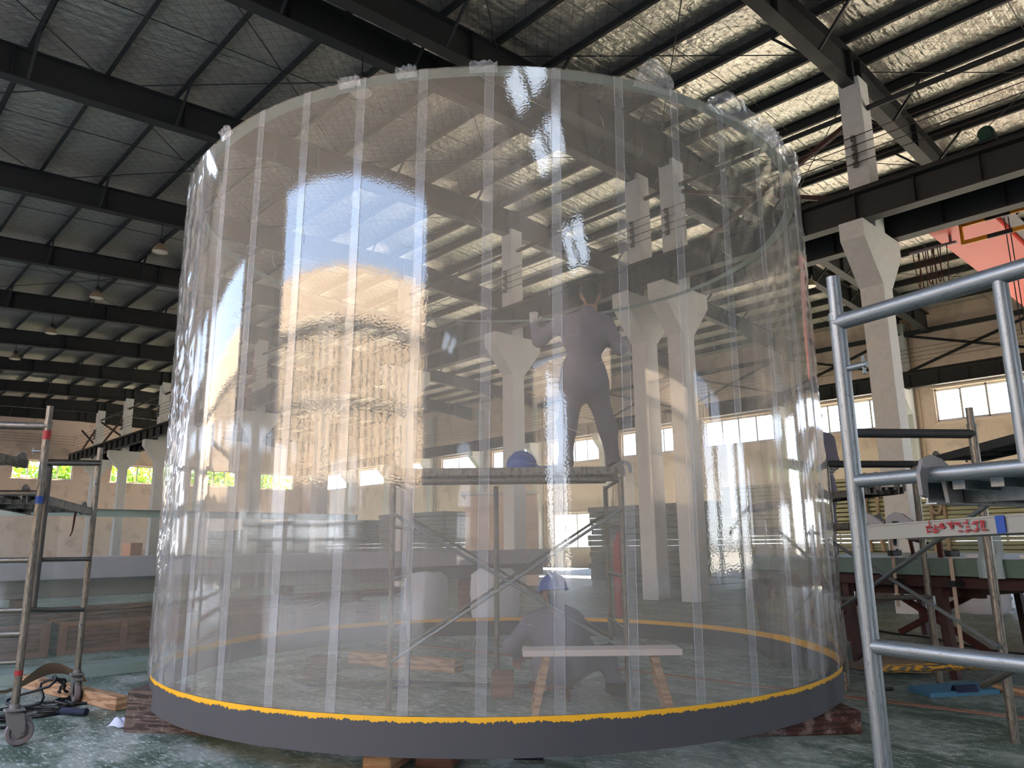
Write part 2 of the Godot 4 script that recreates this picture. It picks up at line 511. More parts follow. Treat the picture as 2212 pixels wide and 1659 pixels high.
	mat("window_frame", Color(0.78, 0.76, 0.73), 0.5)
	# others
	mat("cloth_grey", Color.WHITE, 0.95).vertex_color_use_as_albedo = true
	mat("helmet_blue", Color(0.07, 0.27, 0.58), 0.35)
	mat("black_rubber", Color(0.05, 0.05, 0.055), 0.55)
	mat("dark_hair", Color(0.03, 0.028, 0.026), 0.6)
	mat("blue_foam", Color(0.26, 0.45, 0.55), 0.9)
	mat("navy", Color(0.08, 0.12, 0.22), 0.85)
	mat("white_cloth", Color(0.74, 0.77, 0.84), 0.95)
	mat("sack_white", Color(0.74, 0.74, 0.76), 0.85)
	mat("tan_cloth", Color(0.50, 0.44, 0.37), 0.95)
	mat("rubber_wheel", Color(0.42, 0.39, 0.39), 0.8)
	mat("cast_grey", Color(0.46, 0.45, 0.44), 0.6, 0.4)
	mat("orange", Color(0.82, 0.16, 0.07), 0.5)
	mat("safety_yellow", Color(0.80, 0.55, 0.08), 0.55)
	mat("motor_green", Color(0.06, 0.22, 0.17), 0.5)
	mat("lamp_shade", Color(0.62, 0.55, 0.46), 0.35)
	mat("lamp_lens", Color(0.88, 0.85, 0.78), 0.25)
	mat("red_paint", Color(0.55, 0.06, 0.10), 0.6)
	mat("blue_tape", Color(0.06, 0.24, 0.55), 0.5)
	mat("cardboard", Color(0.62, 0.47, 0.38), 0.9)
	mat("white_plastic", Color(0.84, 0.84, 0.84), 0.45)
	mat("screen_dark", Color(0.03, 0.05, 0.05), 0.15)
	mat("rust", Color(0.28, 0.12, 0.08), 0.85)
	mat("foam_glue", Color(0.62, 0.50, 0.34), 0.95)
	mat("facade", Color(0.60, 0.54, 0.48), 0.75)
	mat("facade_dark", Color(0.16, 0.15, 0.145), 0.8)
	pane("crumpled_film", Color(0.80, 0.81, 0.82), 0.12, 0.06)
	mat("concrete", Color(0.72, 0.69, 0.64), 0.9)
	pane("skirt_film", Color(0.80, 0.84, 0.84), 0.11, 0.10)
	mat("alu_plank", Color(0.54, 0.54, 0.51), 0.45, 0.3)
	mat("dark_sheet", Color(0.30, 0.33, 0.30), 0.4)
	mat("roof_sheet", Color(0.40, 0.42, 0.44), 0.7)
	var rp := mat("roof_panel", Color(0.75, 0.83, 0.95), 0.4)
	rp.backlight_enabled = true; rp.backlight = Color(0.84, 0.91, 1.0)
	mat("bark", Color(0.22, 0.17, 0.12), 0.95)
	m = mat("leaf", Color(0.28, 0.40, 0.06), 0.6); m.backlight_enabled = true; m.backlight = Color(0.5, 0.6, 0.1)
	mat("conduit", Color(0.72, 0.64, 0.56), 0.6)
	mat("wire", Color(0.24, 0.16, 0.14), 0.6)
	mat("floor_line", Color(0.56, 0.40, 0.33), 0.9)

func _ready() -> void:
	rng.seed = 20
	var cam := Camera3D.new()
	cam.name = "camera"
	cam.fov = 53.855; cam.near = 0.05; cam.far = 400
	add_child(cam)
	cam.transform = Transform3D(Basis(Vector3(0.6883, -0.0105, -0.7254), Vector3(0.1579, 0.9781, 0.1357), Vector3(0.7081, -0.2080, 0.6748)).orthonormalized(), Vector3(0, 1.2, 0))
	cam.current = true
	var we := WorldEnvironment.new()
	var e := Environment.new()
	e.background_mode = Environment.BG_SKY
	var sm := ProceduralSkyMaterial.new()
	sm.sky_top_color = Color(0.60, 0.72, 0.90); sm.sky_horizon_color = Color(0.90, 0.92, 0.94); sm.sky_curve = 0.12
	sm.ground_bottom_color = Color(0.45, 0.43, 0.40); sm.ground_horizon_color = Color(0.62, 0.62, 0.60)
	sm.sky_energy_multiplier = SKY; sm.ground_energy_multiplier = SKY * 0.6
	sm.sun_angle_max = 0.0
	var sky := Sky.new(); sky.sky_material = sm
	e.sky = sky
	e.tonemap_mode = Environment.TONE_MAPPER_LINEAR
	e.tonemap_exposure = EXPOSURE
	e.sdfgi_enabled = true; e.ssao_enabled = true; e.ssil_enabled = true
	we.environment = e; we.name = "environment"
	add_child(we)
	var sun := DirectionalLight3D.new()
	sun.name = "sun"; sun.light_color = Color(1.0, 0.94, 0.84); sun.light_energy = SUN; sun.light_angular_distance = 0.6; sun.shadow_enabled = true
	sun.sky_mode = DirectionalLight3D.SKY_MODE_LIGHT_ONLY
	add_child(sun)
	sun.look_at_from_position(Vector3(-3.0, 6.3, -9.5), Vector3.ZERO)
	make_materials()
	build_shell()
	build_cylinder()
	build_things()
	for n in find_children("*", "GeometryInstance3D", true, false): n.cast_shadow = GeometryInstance3D.SHADOW_CASTING_SETTING_ON

const SKY := 2.7
const SUN := 27.0
const EXPOSURE := 1.35

# ---------------------------------------------------------------- the hall
func under(z: float) -> float:   # top of the rafters = underside of the purlins
	return 10.58 - 0.05 * absf(z - RIDGE)

func wall_with_holes(parent: Node3D, axis: int, at: float, u0: float, u1: float, top: Callable, holes: Array, thick: float, m: Material) -> void:
	# upright wall along x (axis 0) or z (axis 2) at the given place; holes are [u0, u1, y0, y1]
	var us := [u0, u1]
	for h in holes:
		for q in [h[0], h[1]]:
			if not us.has(q): us.append(q)
	us.sort()
	var mb := MB.new()
	for i in us.size() - 1:
		var a: float = us[i]; var b: float = us[i + 1]
		var cuts := []
		for h in holes:
			if h[0] <= a + 1e-4 and h[1] >= b - 1e-4: cuts.append([h[2], h[3]])
		cuts.sort()
		var y := -0.02
		cuts.append([INF, INF])
		for q in cuts:
			var last: bool = q[0] == INF
			var p := []
			for yy in 2:
				for s in [[a, 1], [b, 1], [b, -1], [a, -1]]:
					var hgt: float = y if yy == 0 else (top.call(s[0]) if last else q[0])
					var o: float = at + s[1] * thick * 0.5
					p.append(Vector3(s[0], hgt, o) if axis == 0 else Vector3(o, hgt, -s[0]))
			if axis == 2:
				p = []
				for yy in 2:
					for s in [[a, -1], [a, 1], [b, 1], [b, -1]]:
						var hgt: float = y if yy == 0 else (top.call(s[0]) if last else q[0])
						p.append(Vector3(at + s[1] * thick * 0.5, hgt, s[0]))
				p = [p[3], p[2], p[1], p[0], p[7], p[6], p[5], p[4]]
				p = [p[0], p[1], p[2], p[3], p[4], p[5], p[6], p[7]]
			mb.hexa(p)
			y = q[1]
	part(mb, "plaster_face", m, parent)

func window_at(axis: int, at: float, u0: float, u1: float, y0: float, y1: float, panes: int, glass: String, label: String) -> void:
	var w := setting("window_1", label, "window")
	var put := func(u: float, y: float, o: float) -> Vector3: return Vector3(u, y, at + o) if axis == 0 else Vector3(at + o, y, u)
	var fr := MB.new()
	var al := Vector3.RIGHT if axis == 0 else Vector3.BACK
	for y in [y0 + 0.03, y1 - 0.03]: fr.bar(put.call(u0, y, 0), put.call(u1, y, 0), 0.09, 0.06)
	for u in [u0 + 0.03, u1 - 0.03, (u0 + u1) * 0.5]: fr.bar(put.call(u, y0, 0), put.call(u, y1, 0), 0.09, 0.07, al)
	part(fr, "frame", M.window_frame, w)
	var pw := (u1 - u0) / panes
	for k in panes:
		var a := u0 + pw * k; var o := 0.015 if k % 2 else -0.015
		var sash := MB.new()
		for u in [a + 0.02, a + pw - 0.02]: sash.bar(put.call(u, y0 + 0.05, o), put.call(u, y1 - 0.05, o), 0.028, 0.04, al)
		for y in [y0 + 0.07, y1 - 0.07]: sash.bar(put.call(a, y, o), put.call(a + pw, y, o), 0.028, 0.04)
		var s := part(sash, "sash", M.window_frame, w)
		var p := MB.new()
		var q := [put.call(a + 0.03, y0 + 0.06, o), put.call(a + pw - 0.03, y0 + 0.06, o), put.call(a + pw - 0.03, y1 - 0.06, o), put.call(a + 0.03, y1 - 0.06, o)]
		if axis == 2: q.reverse()
		p.quad(q[0], q[1], q[2], q[3])
		part(p, "pane", M[glass], s)
	var sill := MB.new()
	sill.bar(put.call(u0 - 0.08, y0 - 0.04, 0.0), put.call(u1 + 0.08, y0 - 0.04, 0.0), 0.32, 0.07, Vector3.UP, 0.01)
	sill.bar(put.call(u0 - 0.08, y1 + 0.06, 0.0), put.call(u1 + 0.08, y1 + 0.06, 0.0), 0.30, 0.10, Vector3.UP, 0.01)
	part(sill, "sill", M.plaster, w)

func build_shell() -> void:
	var fl := setting("floor", "green coated workshop floor streaked with pale dust", "floor")
	var mb := MB.new()
	mb.box(X(Vector3(-16.5, -0.15, -13.8)), Vector3(84, 0.3, 35.2))
	mb.two_uv = true
	part(mb, "floor_slab", M.floor_coat, fl)
	mb = MB.new()   # painted line
	var dl := (Vector3(-1.616, 0, -6.336) - Vector3(-2.831, 0, -6.253)).normalized()
	mb.bar(Vector3(-2.83, 0.002, -6.27) - dl * 9.0, Vector3(-2.83, 0.002, -6.27) + dl * 6.0, 0.09, 0.004)
	part(mb, "floor_line", M.floor_line, fl)
	# windows and doors leave holes
	var far_holes := []; var end_holes := []; var near_holes := []
	for k in 14:
		var c := -10.25 + 5.0 * (k - 9)   # columns of the far wall
		if k == 12: continue   # a tall doorway stands here
		far_holes.append([c + 0.9, c + 4.35, 5.55, 6.80]); far_holes.append([c + 0.9, c + 4.35, 0.95, 2.85])
	far_holes.append([5.2, 9.2, -0.02, 6.3])
	for z in [-30.2, -25.3, -19.75, -13.85, -8.3]: end_holes.append([z, z + 3.5, 5.78, 7.02])
	near_holes = [[-7.05, -0.55, -0.02, 6.4], [-15.6, -10.0, -0.02, 6.0], [9.5, 14.5, -0.02, 5.5], [-32.0, -26.5, -0.02, 6.0], [-49.5, -44.0, -0.02, 6.0]]
	for x in [-56.6, -42.0, -37.5, -24.5, -20.5]: near_holes.append([x, x + 3.6, 5.1, 6.9])
	var wf := setting("wall_far", "far side wall of beige plaster with two rows of windows", "wall")
	wall_with_holes(wf, 0, Z_FAR - 0.12, X_END, X_OPEN, func(_u): return 10.15, far_holes, 0.24, M.plaster)
	var we := setting("wall_end", "beige plastered gable wall at the far end of the hall", "wall")
	wall_with_holes(we, 2, X_END - 0.12, Z_FAR - 0.24, Z_NEAR + 0.24, func(_u): return 11.0, end_holes, 0.24, M.plaster)
	var wn := setting("wall_near", "side wall with tall doorways behind the camera", "wall")
	wall_with_holes(wn, 0, Z_NEAR + 0.12, X_END, X_OPEN, func(_u): return 10.15, near_holes, 0.24, M.plaster)
	var wr := setting("wall_right", "closed gable wall beyond the right of the frame", "wall")
	wall_with_holes(wr, 2, X_OPEN + 0.12, Z_FAR - 0.24, Z_NEAR + 0.24, func(_u): return 11.0, [[-29.0, -17.0, -0.02, 6.5]], 0.24, M.plaster)
	var n := 0
	for h in far_holes:
		if h[2] < 0: continue
		n += 1
		window_at(0, Z_FAR - 0.12, h[0], h[1], h[2], h[3], 4, "frosted" if h[2] > 3.0 else "glass", "%s window in the far side wall" % ("high" if h[2] > 3.0 else "low"))
	for h in near_holes:
		if h[2] > 1.0: window_at(0, Z_NEAR + 0.12, h[0], h[1], h[2], h[3], 4, "glass", "high window in the near side wall")
	for h in end_holes:
		window_at(2, X_END - 0.12, h[0], h[1], h[2], h[3], 4, "glass", "high window in the end wall with trees outside")
	# pilasters, corbels and crane beam of the far wall
	for k in 14:
		var c := -10.25 + 5.0 * (k - 9)
		var col := setting("column_far", "wall column with a corbel under the far crane beam", "column")
		mb = MB.new()
		mb.box(X(Vector3(c, 4.75, Z_FAR + 0.2)), Vector3(0.42, 9.5, 0.4), 0.015)
		part(mb, "shaft", M.white_paint, col)
		mb = MB.new()
		mb.prism(Transform3D(Basis(Vector3.BACK, Vector3.UP, Vector3.LEFT), Vector3(c, 0, Z_FAR + 0.4)), PackedVector2Array([Vector2(0, 5.9), Vector2(0.6, 6.5), Vector2(0.6, 6.83), Vector2(0, 6.83)]), 0.40)
		part(mb, "corbel", M.white_paint, col)
		mb = MB.new()
		mb.tube(Vector3(c + 0.34, 0, Z_FAR + 0.07), Vector3(c + 0.34, 9.6, Z_FAR + 0.07), 0.055, 10)
		part(mb, "drain_pipe", M.conduit, col)
	crane_beam("far crane beam along the windowed wall", Z_FAR + 0.72, 1)
	crane_beam("crane beam on the near side of the middle columns", -13.38, 1)
	crane_beam("crane beam on the far side of the middle columns", -14.74, -1)
	for q in FRAMES: middle_column(q)
	for q in FRAMES:
		rafter(q, 1); rafter(q, -1)
	rafter(X_END + 0.2, 1); rafter(X_END + 0.2, -1)
	roof(1); roof(-1)
	bracing()
	outside()

func crane_beam(label: String, z: float, side: int) -> void:
	var o := setting("crane_beam", label, "beam")
	var x0 := X_END + 0.6; var x1 := X_OPEN - 0.5
	var mb := MB.new()
	mb.bar(Vector3(x0, 7.10, z), Vector3(x1, 7.10, z), 0.014, 0.50)
	part(mb, "web", M.dark_steel, o)
	mb = MB.new()
	mb.bar(Vector3(x0, 6.845, z), Vector3(x1, 6.845, z), 0.26, 0.022)
	part(mb, "flange", M.dark_steel, o)
	mb = MB.new()
	mb.bar(Vector3(x0, 7.355, z), Vector3(x1, 7.355, z), 0.34, 0.022)
	part(mb, "flange", M.dark_steel, o)
	mb = MB.new()
	mb.bar(Vector3(x0, 7.43, z), Vector3(x1, 7.43, z), 0.05, 0.13)
	part(mb, "rail", M.black_steel, o)
	var pl := MB.new()
	pl.box(X(Vector3.ZERO), Vector3(0.014, 0.49, 0.24))
	var me := pl.mesh()
	var x := x0 + 0.5
	while x < 2.0:
		inst(me, "stiffener", M.dark_steel, o, X(Vector3(x, 7.10, z)))
		x += 1.0
	mb = MB.new()
	while x < x1:
		mb.box(X(Vector3(x, 7.10, z)), Vector3(0.014, 0.49, 0.24)); x += 1.0
	tag(part(mb, "stiffener_row", M.dark_steel, o), "", "", "", "stuff")

func middle_column(x: float) -> void:
	var o := setting("column_mid", "white concrete column with corbels to both sides in the middle row", "column")
	var mb := MB.new()
	mb.box(X(Vector3(x, 3.0, RIDGE)), Vector3(0.42, 6.04, 0.44), 0.012)
	mb.box(X(Vector3(x, 8.0, RIDGE)), Vector3(0.40, 3.96, 0.44), 0.012)
	part(mb, "shaft", M.white_paint, o)
	mb = MB.new()
	mb.prism(Transform3D(Basis(Vector3.BACK, Vector3.UP, Vector3.LEFT), Vector3(x, 0, RIDGE)), PackedVector2Array([Vector2(-0.22, 5.75), Vector2(0.22, 5.75), Vector2(0.86, 6.50), Vector2(0.86, 6.83), Vector2(-0.86, 6.83), Vector2(-0.86, 6.50)]), 0.43)
	part(mb, "corbel", M.white_paint, o)
	mb = MB.new()   # insulator bracket carrying the conductor wires
	mb.box(X(Vector3(x, 8.42, RIDGE + 0.25)), Vector3(0.05, 0.62, 0.05), 0.005)
	part(mb, "bracket", M.cast_grey, o)
	for k in 4:
		mb = MB.new()
		mb.lathe(X(Vector3(x, 8.14 + k * 0.18, RIDGE + 0.30)), [Vector2(0, -0.05), Vector2(0.045, -0.05), Vector2(0.045, -0.01), Vector2(0.025, 0.0), Vector2(0.045, 0.01), Vector2(0.045, 0.05), Vector2(0, 0.05)], 10)
		part(mb, "insulator", M.cast_grey, o)

func rafter(x: float, side: int) -> void:   # side 1: over the near aisle
	var o := setting("roof_beam", "dark steel rafter crossing the %s aisle" % ("near" if side > 0 else "far"), "beam")
	var z1: float = Z_NEAR - 0.05 if side > 0 else Z_FAR + 0.05
	var low := func(z: float) -> float: return under(z) - 0.60 - 0.13 * clampf(1.0 - absf(z - RIDGE) / 5.0, 0.0, 1.0) - 0.13 * clampf(1.0 - absf(z - z1) / 4.0, 0.0, 1.0)
	var zs := [RIDGE, RIDGE + side * 5.0, z1 - side * 4.0, z1]
	var slab := func(mb: MB, w: float, f0: Callable, f1: Callable) -> void:
		for k in 3:
			var a: float = zs[k]; var b: float = zs[k + 1]
			var lo := minf(a, b); var hi := maxf(a, b)
			mb.hexa([Vector3(x - w, f0.call(hi), hi), Vector3(x + w, f0.call(hi), hi), Vector3(x + w, f0.call(lo), lo), Vector3(x - w, f0.call(lo), lo), Vector3(x - w, f1.call(hi), hi), Vector3(x + w, f1.call(hi), hi), Vector3(x + w, f1.call(lo), lo), Vector3(x - w, f1.call(lo), lo)])
	var mb := MB.new()
	slab.call(mb, 0.006, low, func(z): return under(z))
	part(mb, "web", M.dark_steel, o)
	mb = MB.new()
	slab.call(mb, 0.125, func(z): return low.call(z) - 0.014, low)
	part(mb, "flange", M.dark_steel, o)
	mb = MB.new()
	slab.call(mb, 0.125, func(z): return under(z) - 0.016, func(z): return under(z))
	part(mb, "flange", M.dark_steel, o)
	for k in 6:
		var z := RIDGE + side * (0.22 + k * 3.0)
		mb = MB.new()
		var y0: float = low.call(z); var y1 := under(z)
		mb.box(X(Vector3(x, (y0 + y1) * 0.5, z)), Vector3(0.23, y1 - y0 - 0.03, 0.016))
		part(mb, "stiffener", M.dark_steel, o)
	for k in range(1, 13, 2):   # braces from purlins to the lower flange
		var z := RIDGE + side * 1.28 * (k + 0.35)
		if absf(z - RIDGE) > 16.8: continue
		for s in [-1, 1]:
			mb = MB.new()
			mb.bar(Vector3(x + s * 0.12, low.call(z) + 0.01, z), Vector3(x + s * 0.75, under(z) + 0.04, z), 0.045, 0.045)
			part(mb, "brace", M.dark_steel, o)

func roof(side: int) -> void:
	var o := setting("ceiling", "foil-faced insulation roof over the %s aisle with dark purlins" % ("near" if side > 0 else "far"), "roof")
	var z1: float = Z_NEAR + 0.4 if side > 0 else Z_FAR - 0.4
	var x0 := X_END - 0.3; var x1 := X_OPEN + 0.3
	var lights := [[3.9, 8.4, 0.45, 2.85], [10.4, 17.0, 0.45, 2.85], [-17.0, -13.8, 0.45, 2.85]] if side > 0 else []   # roof lights over the near eaves
	var xs := [x0, x1]; var zs := [RIDGE, z1]
	for l in lights:
		xs.append(l[0]); xs.append(l[1])
		if not zs.has(l[2]): zs.append(l[2]); zs.append(l[3])
	xs.sort(); zs.sort()
	var mb := MB.new(); var sheet := MB.new(); var pan := MB.new()
	for i in xs.size() - 1:
		for j in zs.size() - 1:
			var a := Vector2(xs[i], zs[j]); var b := Vector2(xs[i + 1], zs[j + 1])
			var open := false
			for l in lights:
				if a.x >= l[0] - 0.01 and b.x <= l[1] + 0.01 and a.y >= l[2] - 0.01 and b.y <= l[3] + 0.01: open = true
			var q := [Vector3(a.x, under(a.y), a.y), Vector3(b.x, under(a.y), a.y), Vector3(b.x, under(b.y), b.y), Vector3(a.x, under(b.y), b.y)]
			var up := Vector3.UP
			if open:
				pan.quad(q[0] + up * 0.2, q[1] + up * 0.2, q[2] + up * 0.2, q[3] + up * 0.2)
			else:
				mb.quad(q[0] + up * 0.2, q[1] + up * 0.2, q[2] + up * 0.2, q[3] + up * 0.2, b.x - a.x, b.y - a.y)
				sheet.hexa([q[3] + up * 0.21, q[2] + up * 0.21, q[1] + up * 0.21, q[0] + up * 0.21, q[3] + up * 0.24, q[2] + up * 0.24, q[1] + up * 0.24, q[0] + up * 0.24])
	part(mb, "foil_lining", M.foil, o)
	part(sheet, "roof_sheet", M.roof_sheet, o)
	if lights: part(pan, "roof_light", M.roof_panel, o)
	for k in range(0, 14):   # channel purlins along the hall
		var z := RIDGE + side * 1.28 * (k + 0.35)
		if absf(z - RIDGE) > absf(z1 - RIDGE) - 0.2: continue
		var y := under(z)
		mb = MB.new()
		mb.bar(Vector3(x0, y + 0.10, z), Vector3(x1, y + 0.10, z), 0.006, 0.2)
		mb.bar(Vector3(x0, y + 0.004, z + side * 0.035), Vector3(x1, y + 0.004, z + side * 0.035), 0.07, 0.006)
		mb.bar(Vector3(x0, y + 0.016, z + side * 0.068), Vector3(x1, y + 0.016, z + side * 0.068), 0.004, 0.024)
		mb.bar(Vector3(x0, y + 0.196, z - side * 0.035), Vector3(x1, y + 0.196, z - side * 0.035), 0.07, 0.006)
		part(mb, "purlin", M.dark_steel, o)
	# rods between the purlins, halfway along each bay
	for f in FRAMES.size() - 1:
		var xm: float = (FRAMES[f] + FRAMES[f + 1]) * 0.5
		if FRAMES[f + 1] - FRAMES[f] < 2.0: continue
		mb = MB.new()
		mb.tube(Vector3(xm, under(RIDGE) + 0.06, RIDGE), Vector3(xm, under(z1) + 0.06, z1), 0.008, 6)
		part(mb, "sag_rod", M.black_steel, o)

func bracing() -> void:
	# thin crossed rods under the roof
	for q in [[-19.8, -14.7, 1], [-14.7, -10.25, 1], [-9.25, -4.98, -1], [-9.25, -4.98, 1], [-4.98, 0.2, -1], [-30.5, -25.0, 1], [-25.0, -19.8, -1]]:
		for j in 3:
			var s: int = q[2]
			var za := RIDGE + s * (0.4 + j * 5.1); var zb := RIDGE + s * (5.5 + j * 5.1)
			for d in [[q[0], q[1]], [q[1], q[0]]]:
				var mb := MB.new()
				mb.path(range(13).map(func(i): return Vector3(d[0], under(za) - 0.14, za).lerp(Vector3(d[1], under(zb) - 0.14, zb), i / 12.0)), 0.011, 5)
				tag(part(mb, numbered("roof_tie_rod"), M.black_steel, self), "thin diagonal tie rod under the foil roof", "tie rod", "tie rods under the roof", "structure")
	# struts from column to column and crossed angles above the crane beams
	for f in FRAMES.size() - 1:
		var a: float = FRAMES[f]; var b: float = FRAMES[f + 1]
		var mb := MB.new()
		mb.tube(Vector3(a + 0.22, 9.35, RIDGE), Vector3(b - 0.22, 9.35, RIDGE), 0.055, 10)
		tag(part(mb, numbered("strut_beam"), M.dark_steel, self), "round steel strut between the heads of two middle columns", "strut", "struts between column heads", "structure")
	for q in [[-9.25, -4.98], [-53.5, -48.0], [-58.0, -53.5]]:
		for d in [[9.2, 7.6], [7.6, 9.2]]:
			var mb := MB.new()
			for i in 6: mb.bar(Vector3(q[0] + 0.2, d[0], RIDGE - 0.05).lerp(Vector3(q[1] - 0.2, d[1], RIDGE - 0.05), i / 6.0), Vector3(q[0] + 0.2, d[0], RIDGE - 0.05).lerp(Vector3(q[1] - 0.2, d[1], RIDGE - 0.05), (i + 1) / 6.0), 0.09, 0.09)
			tag(part(mb, numbered("cross_brace_beam"), M.brown_steel, self), "dark diagonal angle brace between middle columns", "brace", "angle braces above the crane beams", "structure")
	for k in range(5, 12):
		var c := -10.25 + 5.0 * (k - 9)
		var mb := MB.new()
		mb.bar(Vector3(c + 0.2, 9.05, Z_FAR + 0.3), Vector3(c + 4.8, 9.05, Z_FAR + 0.3), 0.14, 0.17)
		tag(part(mb, numbered("strut_beam"), M.dark_steel, self), "dark strut along the top of the far wall", "strut", "struts along the far wall", "structure")
		for d in [[9.0, 7.55], [7.55, 9.0]]:
			mb = MB.new()
			for i in 6: mb.bar(Vector3(c + 0.2, d[0], Z_FAR + 0.3).lerp(Vector3(c + 4.8, d[1], Z_FAR + 0.3), i / 6.0), Vector3(c + 0.2, d[0], Z_FAR + 0.3).lerp(Vector3(c + 4.8, d[1], Z_FAR + 0.3), (i + 1) / 6.0), 0.09, 0.09)
			tag(part(mb, numbered("cross_brace_beam"), M.black_steel, self), "dark crossed angle brace on the far wall", "brace", "angle braces on the far wall", "structure")
	# conductor wires on the insulators
	for k in 4:
		var mb := MB.new()
		mb.tube(Vector3(X_END, 8.14 + k * 0.18, RIDGE + 0.36), Vector3(X_OPEN, 8.14 + k * 0.18, RIDGE + 0.36), 0.009, 6, -1.0, false)
		mb.tube(Vector3(X_END + 0.4, 8.14 + k * 0.18, RIDGE + 0.36), Vector3(X_END + 0.4, 8.14 + k * 0.18, Z_NEAR), 0.009, 6, -1.0, false)
		solo(mb, "conductor_wire", M.wire, "thin crane conductor wire along the middle columns, %s of four" % ["lowest", "second lowest", "second highest", "topmost"][k], "wire", "crane conductor wires")
		mb = MB.new()
		mb.tube(Vector3(X_END, 7.9 + k * 0.16, Z_FAR + 0.5), Vector3(X_OPEN, 7.9 + k * 0.16, Z_FAR + 0.5), 0.008, 6, -1.0, false)
		solo(mb, "conductor_wire", M.wire, "thin wire along the far windowed wall, %s of four" % ["lowest", "second lowest", "second highest", "topmost"][k], "wire", "wires along the far wall")

func outside() -> void:
	var g := setting("ground", "pale concrete yard outside the hall", "ground")
	var mb := MB.new()
	mb.box(X(Vector3(-16, -0.25, -13)), Vector3(220, 0.2, 180))
	part(mb, "yard_slab", M.concrete, g)
	# the building across the yard from the tall doorways
	var b := thing("factory_building", "beige ribbed factory building across the yard, seen mirrored in the cylinder", "building", "", Vector3(-6, 0, 14.5))
	mb = MB.new()
	mb.box(X(Vector3(0, 3.65, 3)), Vector3(64, 7.3, 6))
	part(mb, "wall", M.facade, b)
	mb = MB.new()
	mb.box(X(Vector3(0, 8.25, 3.1)), Vector3(64, 1.9, 6))
	part(mb, "parapet", M.facade, b)
	mb = MB.new()
	mb.box(X(Vector3(0, 7.35, 0.0)), Vector3(64, 0.26, 0.4))
	part(mb, "gutter", M.facade_dark, b)
	mb = MB.new()
	mb.box(X(Vector3(0, 5.1, -0.06)), Vector3(64, 0.13, 0.14))
	part(mb, "flashing", M.facade_dark, b)
	var rib := MB.new()
	rib.box(X(Vector3.ZERO), Vector3(0.15, 7.1, 0.10))
	var rm := rib.mesh()
	for k in 130: inst(rm, "wall_rib", M.facade_dark if k % 2 else M.facade, b, X(Vector3(-24 + k * 0.375, 3.55, -0.04)))
	# trees beyond the end wall
	var leaf := MB.new()
	leaf.grid(2, 2, func(u, v2): return Vector3((u - 0.5) * 0.22 * sin(PI * clampf(v2 * 0.9 + 0.05, 0, 1)), 0.03 * cos(u * PI), (v2 - 0.5) * 0.34))
	var lm := leaf.mesh()
	var spots := [[-65.0, -5.0, 9.5], [-67.0, -10.5, 10.5], [-65.5, -15.5, 9.0], [-67.5, -20.5, 11.0], [-65.0, -26.0, 9.5], [-67.0, -31.5, 10.0]]
	for s in spots:
		var k: int = spots.find(s)
		var t := thing("tree", "leafy yellow-green tree outside the end wall windows, %s" % ["nearest the near side", "second from the near side", "third from the near side", "third from the far side", "second from the far side", "nearest the far side"][k], "tree", "trees outside the end wall", Vector3(s[0], -0.15, s[1]))
		mb = MB.new()
		mb.tube(Vector3.ZERO, Vector3(0.1, 5.0, 0), 0.2, 8, 0.09)
		for j in 5:
			var an := j * 2.4
			mb.tube(Vector3(0.05, 2.6 + j * 0.45, 0), Vector3(cos(an) * 1.5, 4.2 + j * 0.7, sin(an) * 1.5), 0.07, 6, 0.02)
		part(mb, "trunk", M.bark, t)
		var mm := MultiMesh.new()
		mm.transform_format = MultiMesh.TRANSFORM_3D
		mm.mesh = lm
		mm.instance_count = 2600
		for i in 2600:
			var cl := Vector3(rng.randfn(0, 1.0), 5.6 + rng.randfn(0, 1.5), rng.randfn(0, 1.0))
			var p := cl + Vector3(sin(i * 0.013) * 1.3, sin(i * 0.031) * 0.5, cos(i * 0.017) * 1.3)
			mm.set_instance_transform(i, Transform3D(Basis.from_euler(Vector3(rng.randf() * TAU, rng.randf() * TAU, rng.randf() * TAU)).scaled(Vector3.ONE * rng.randf_range(0.8, 1.5)), p))
		var mi := MultiMeshInstance3D.new()
		mi.name = "foliage"; mi.multimesh = mm; mi.material_override = M.leaf
		t.add_child(mi)
		mi.set_meta("kind", "stuff")

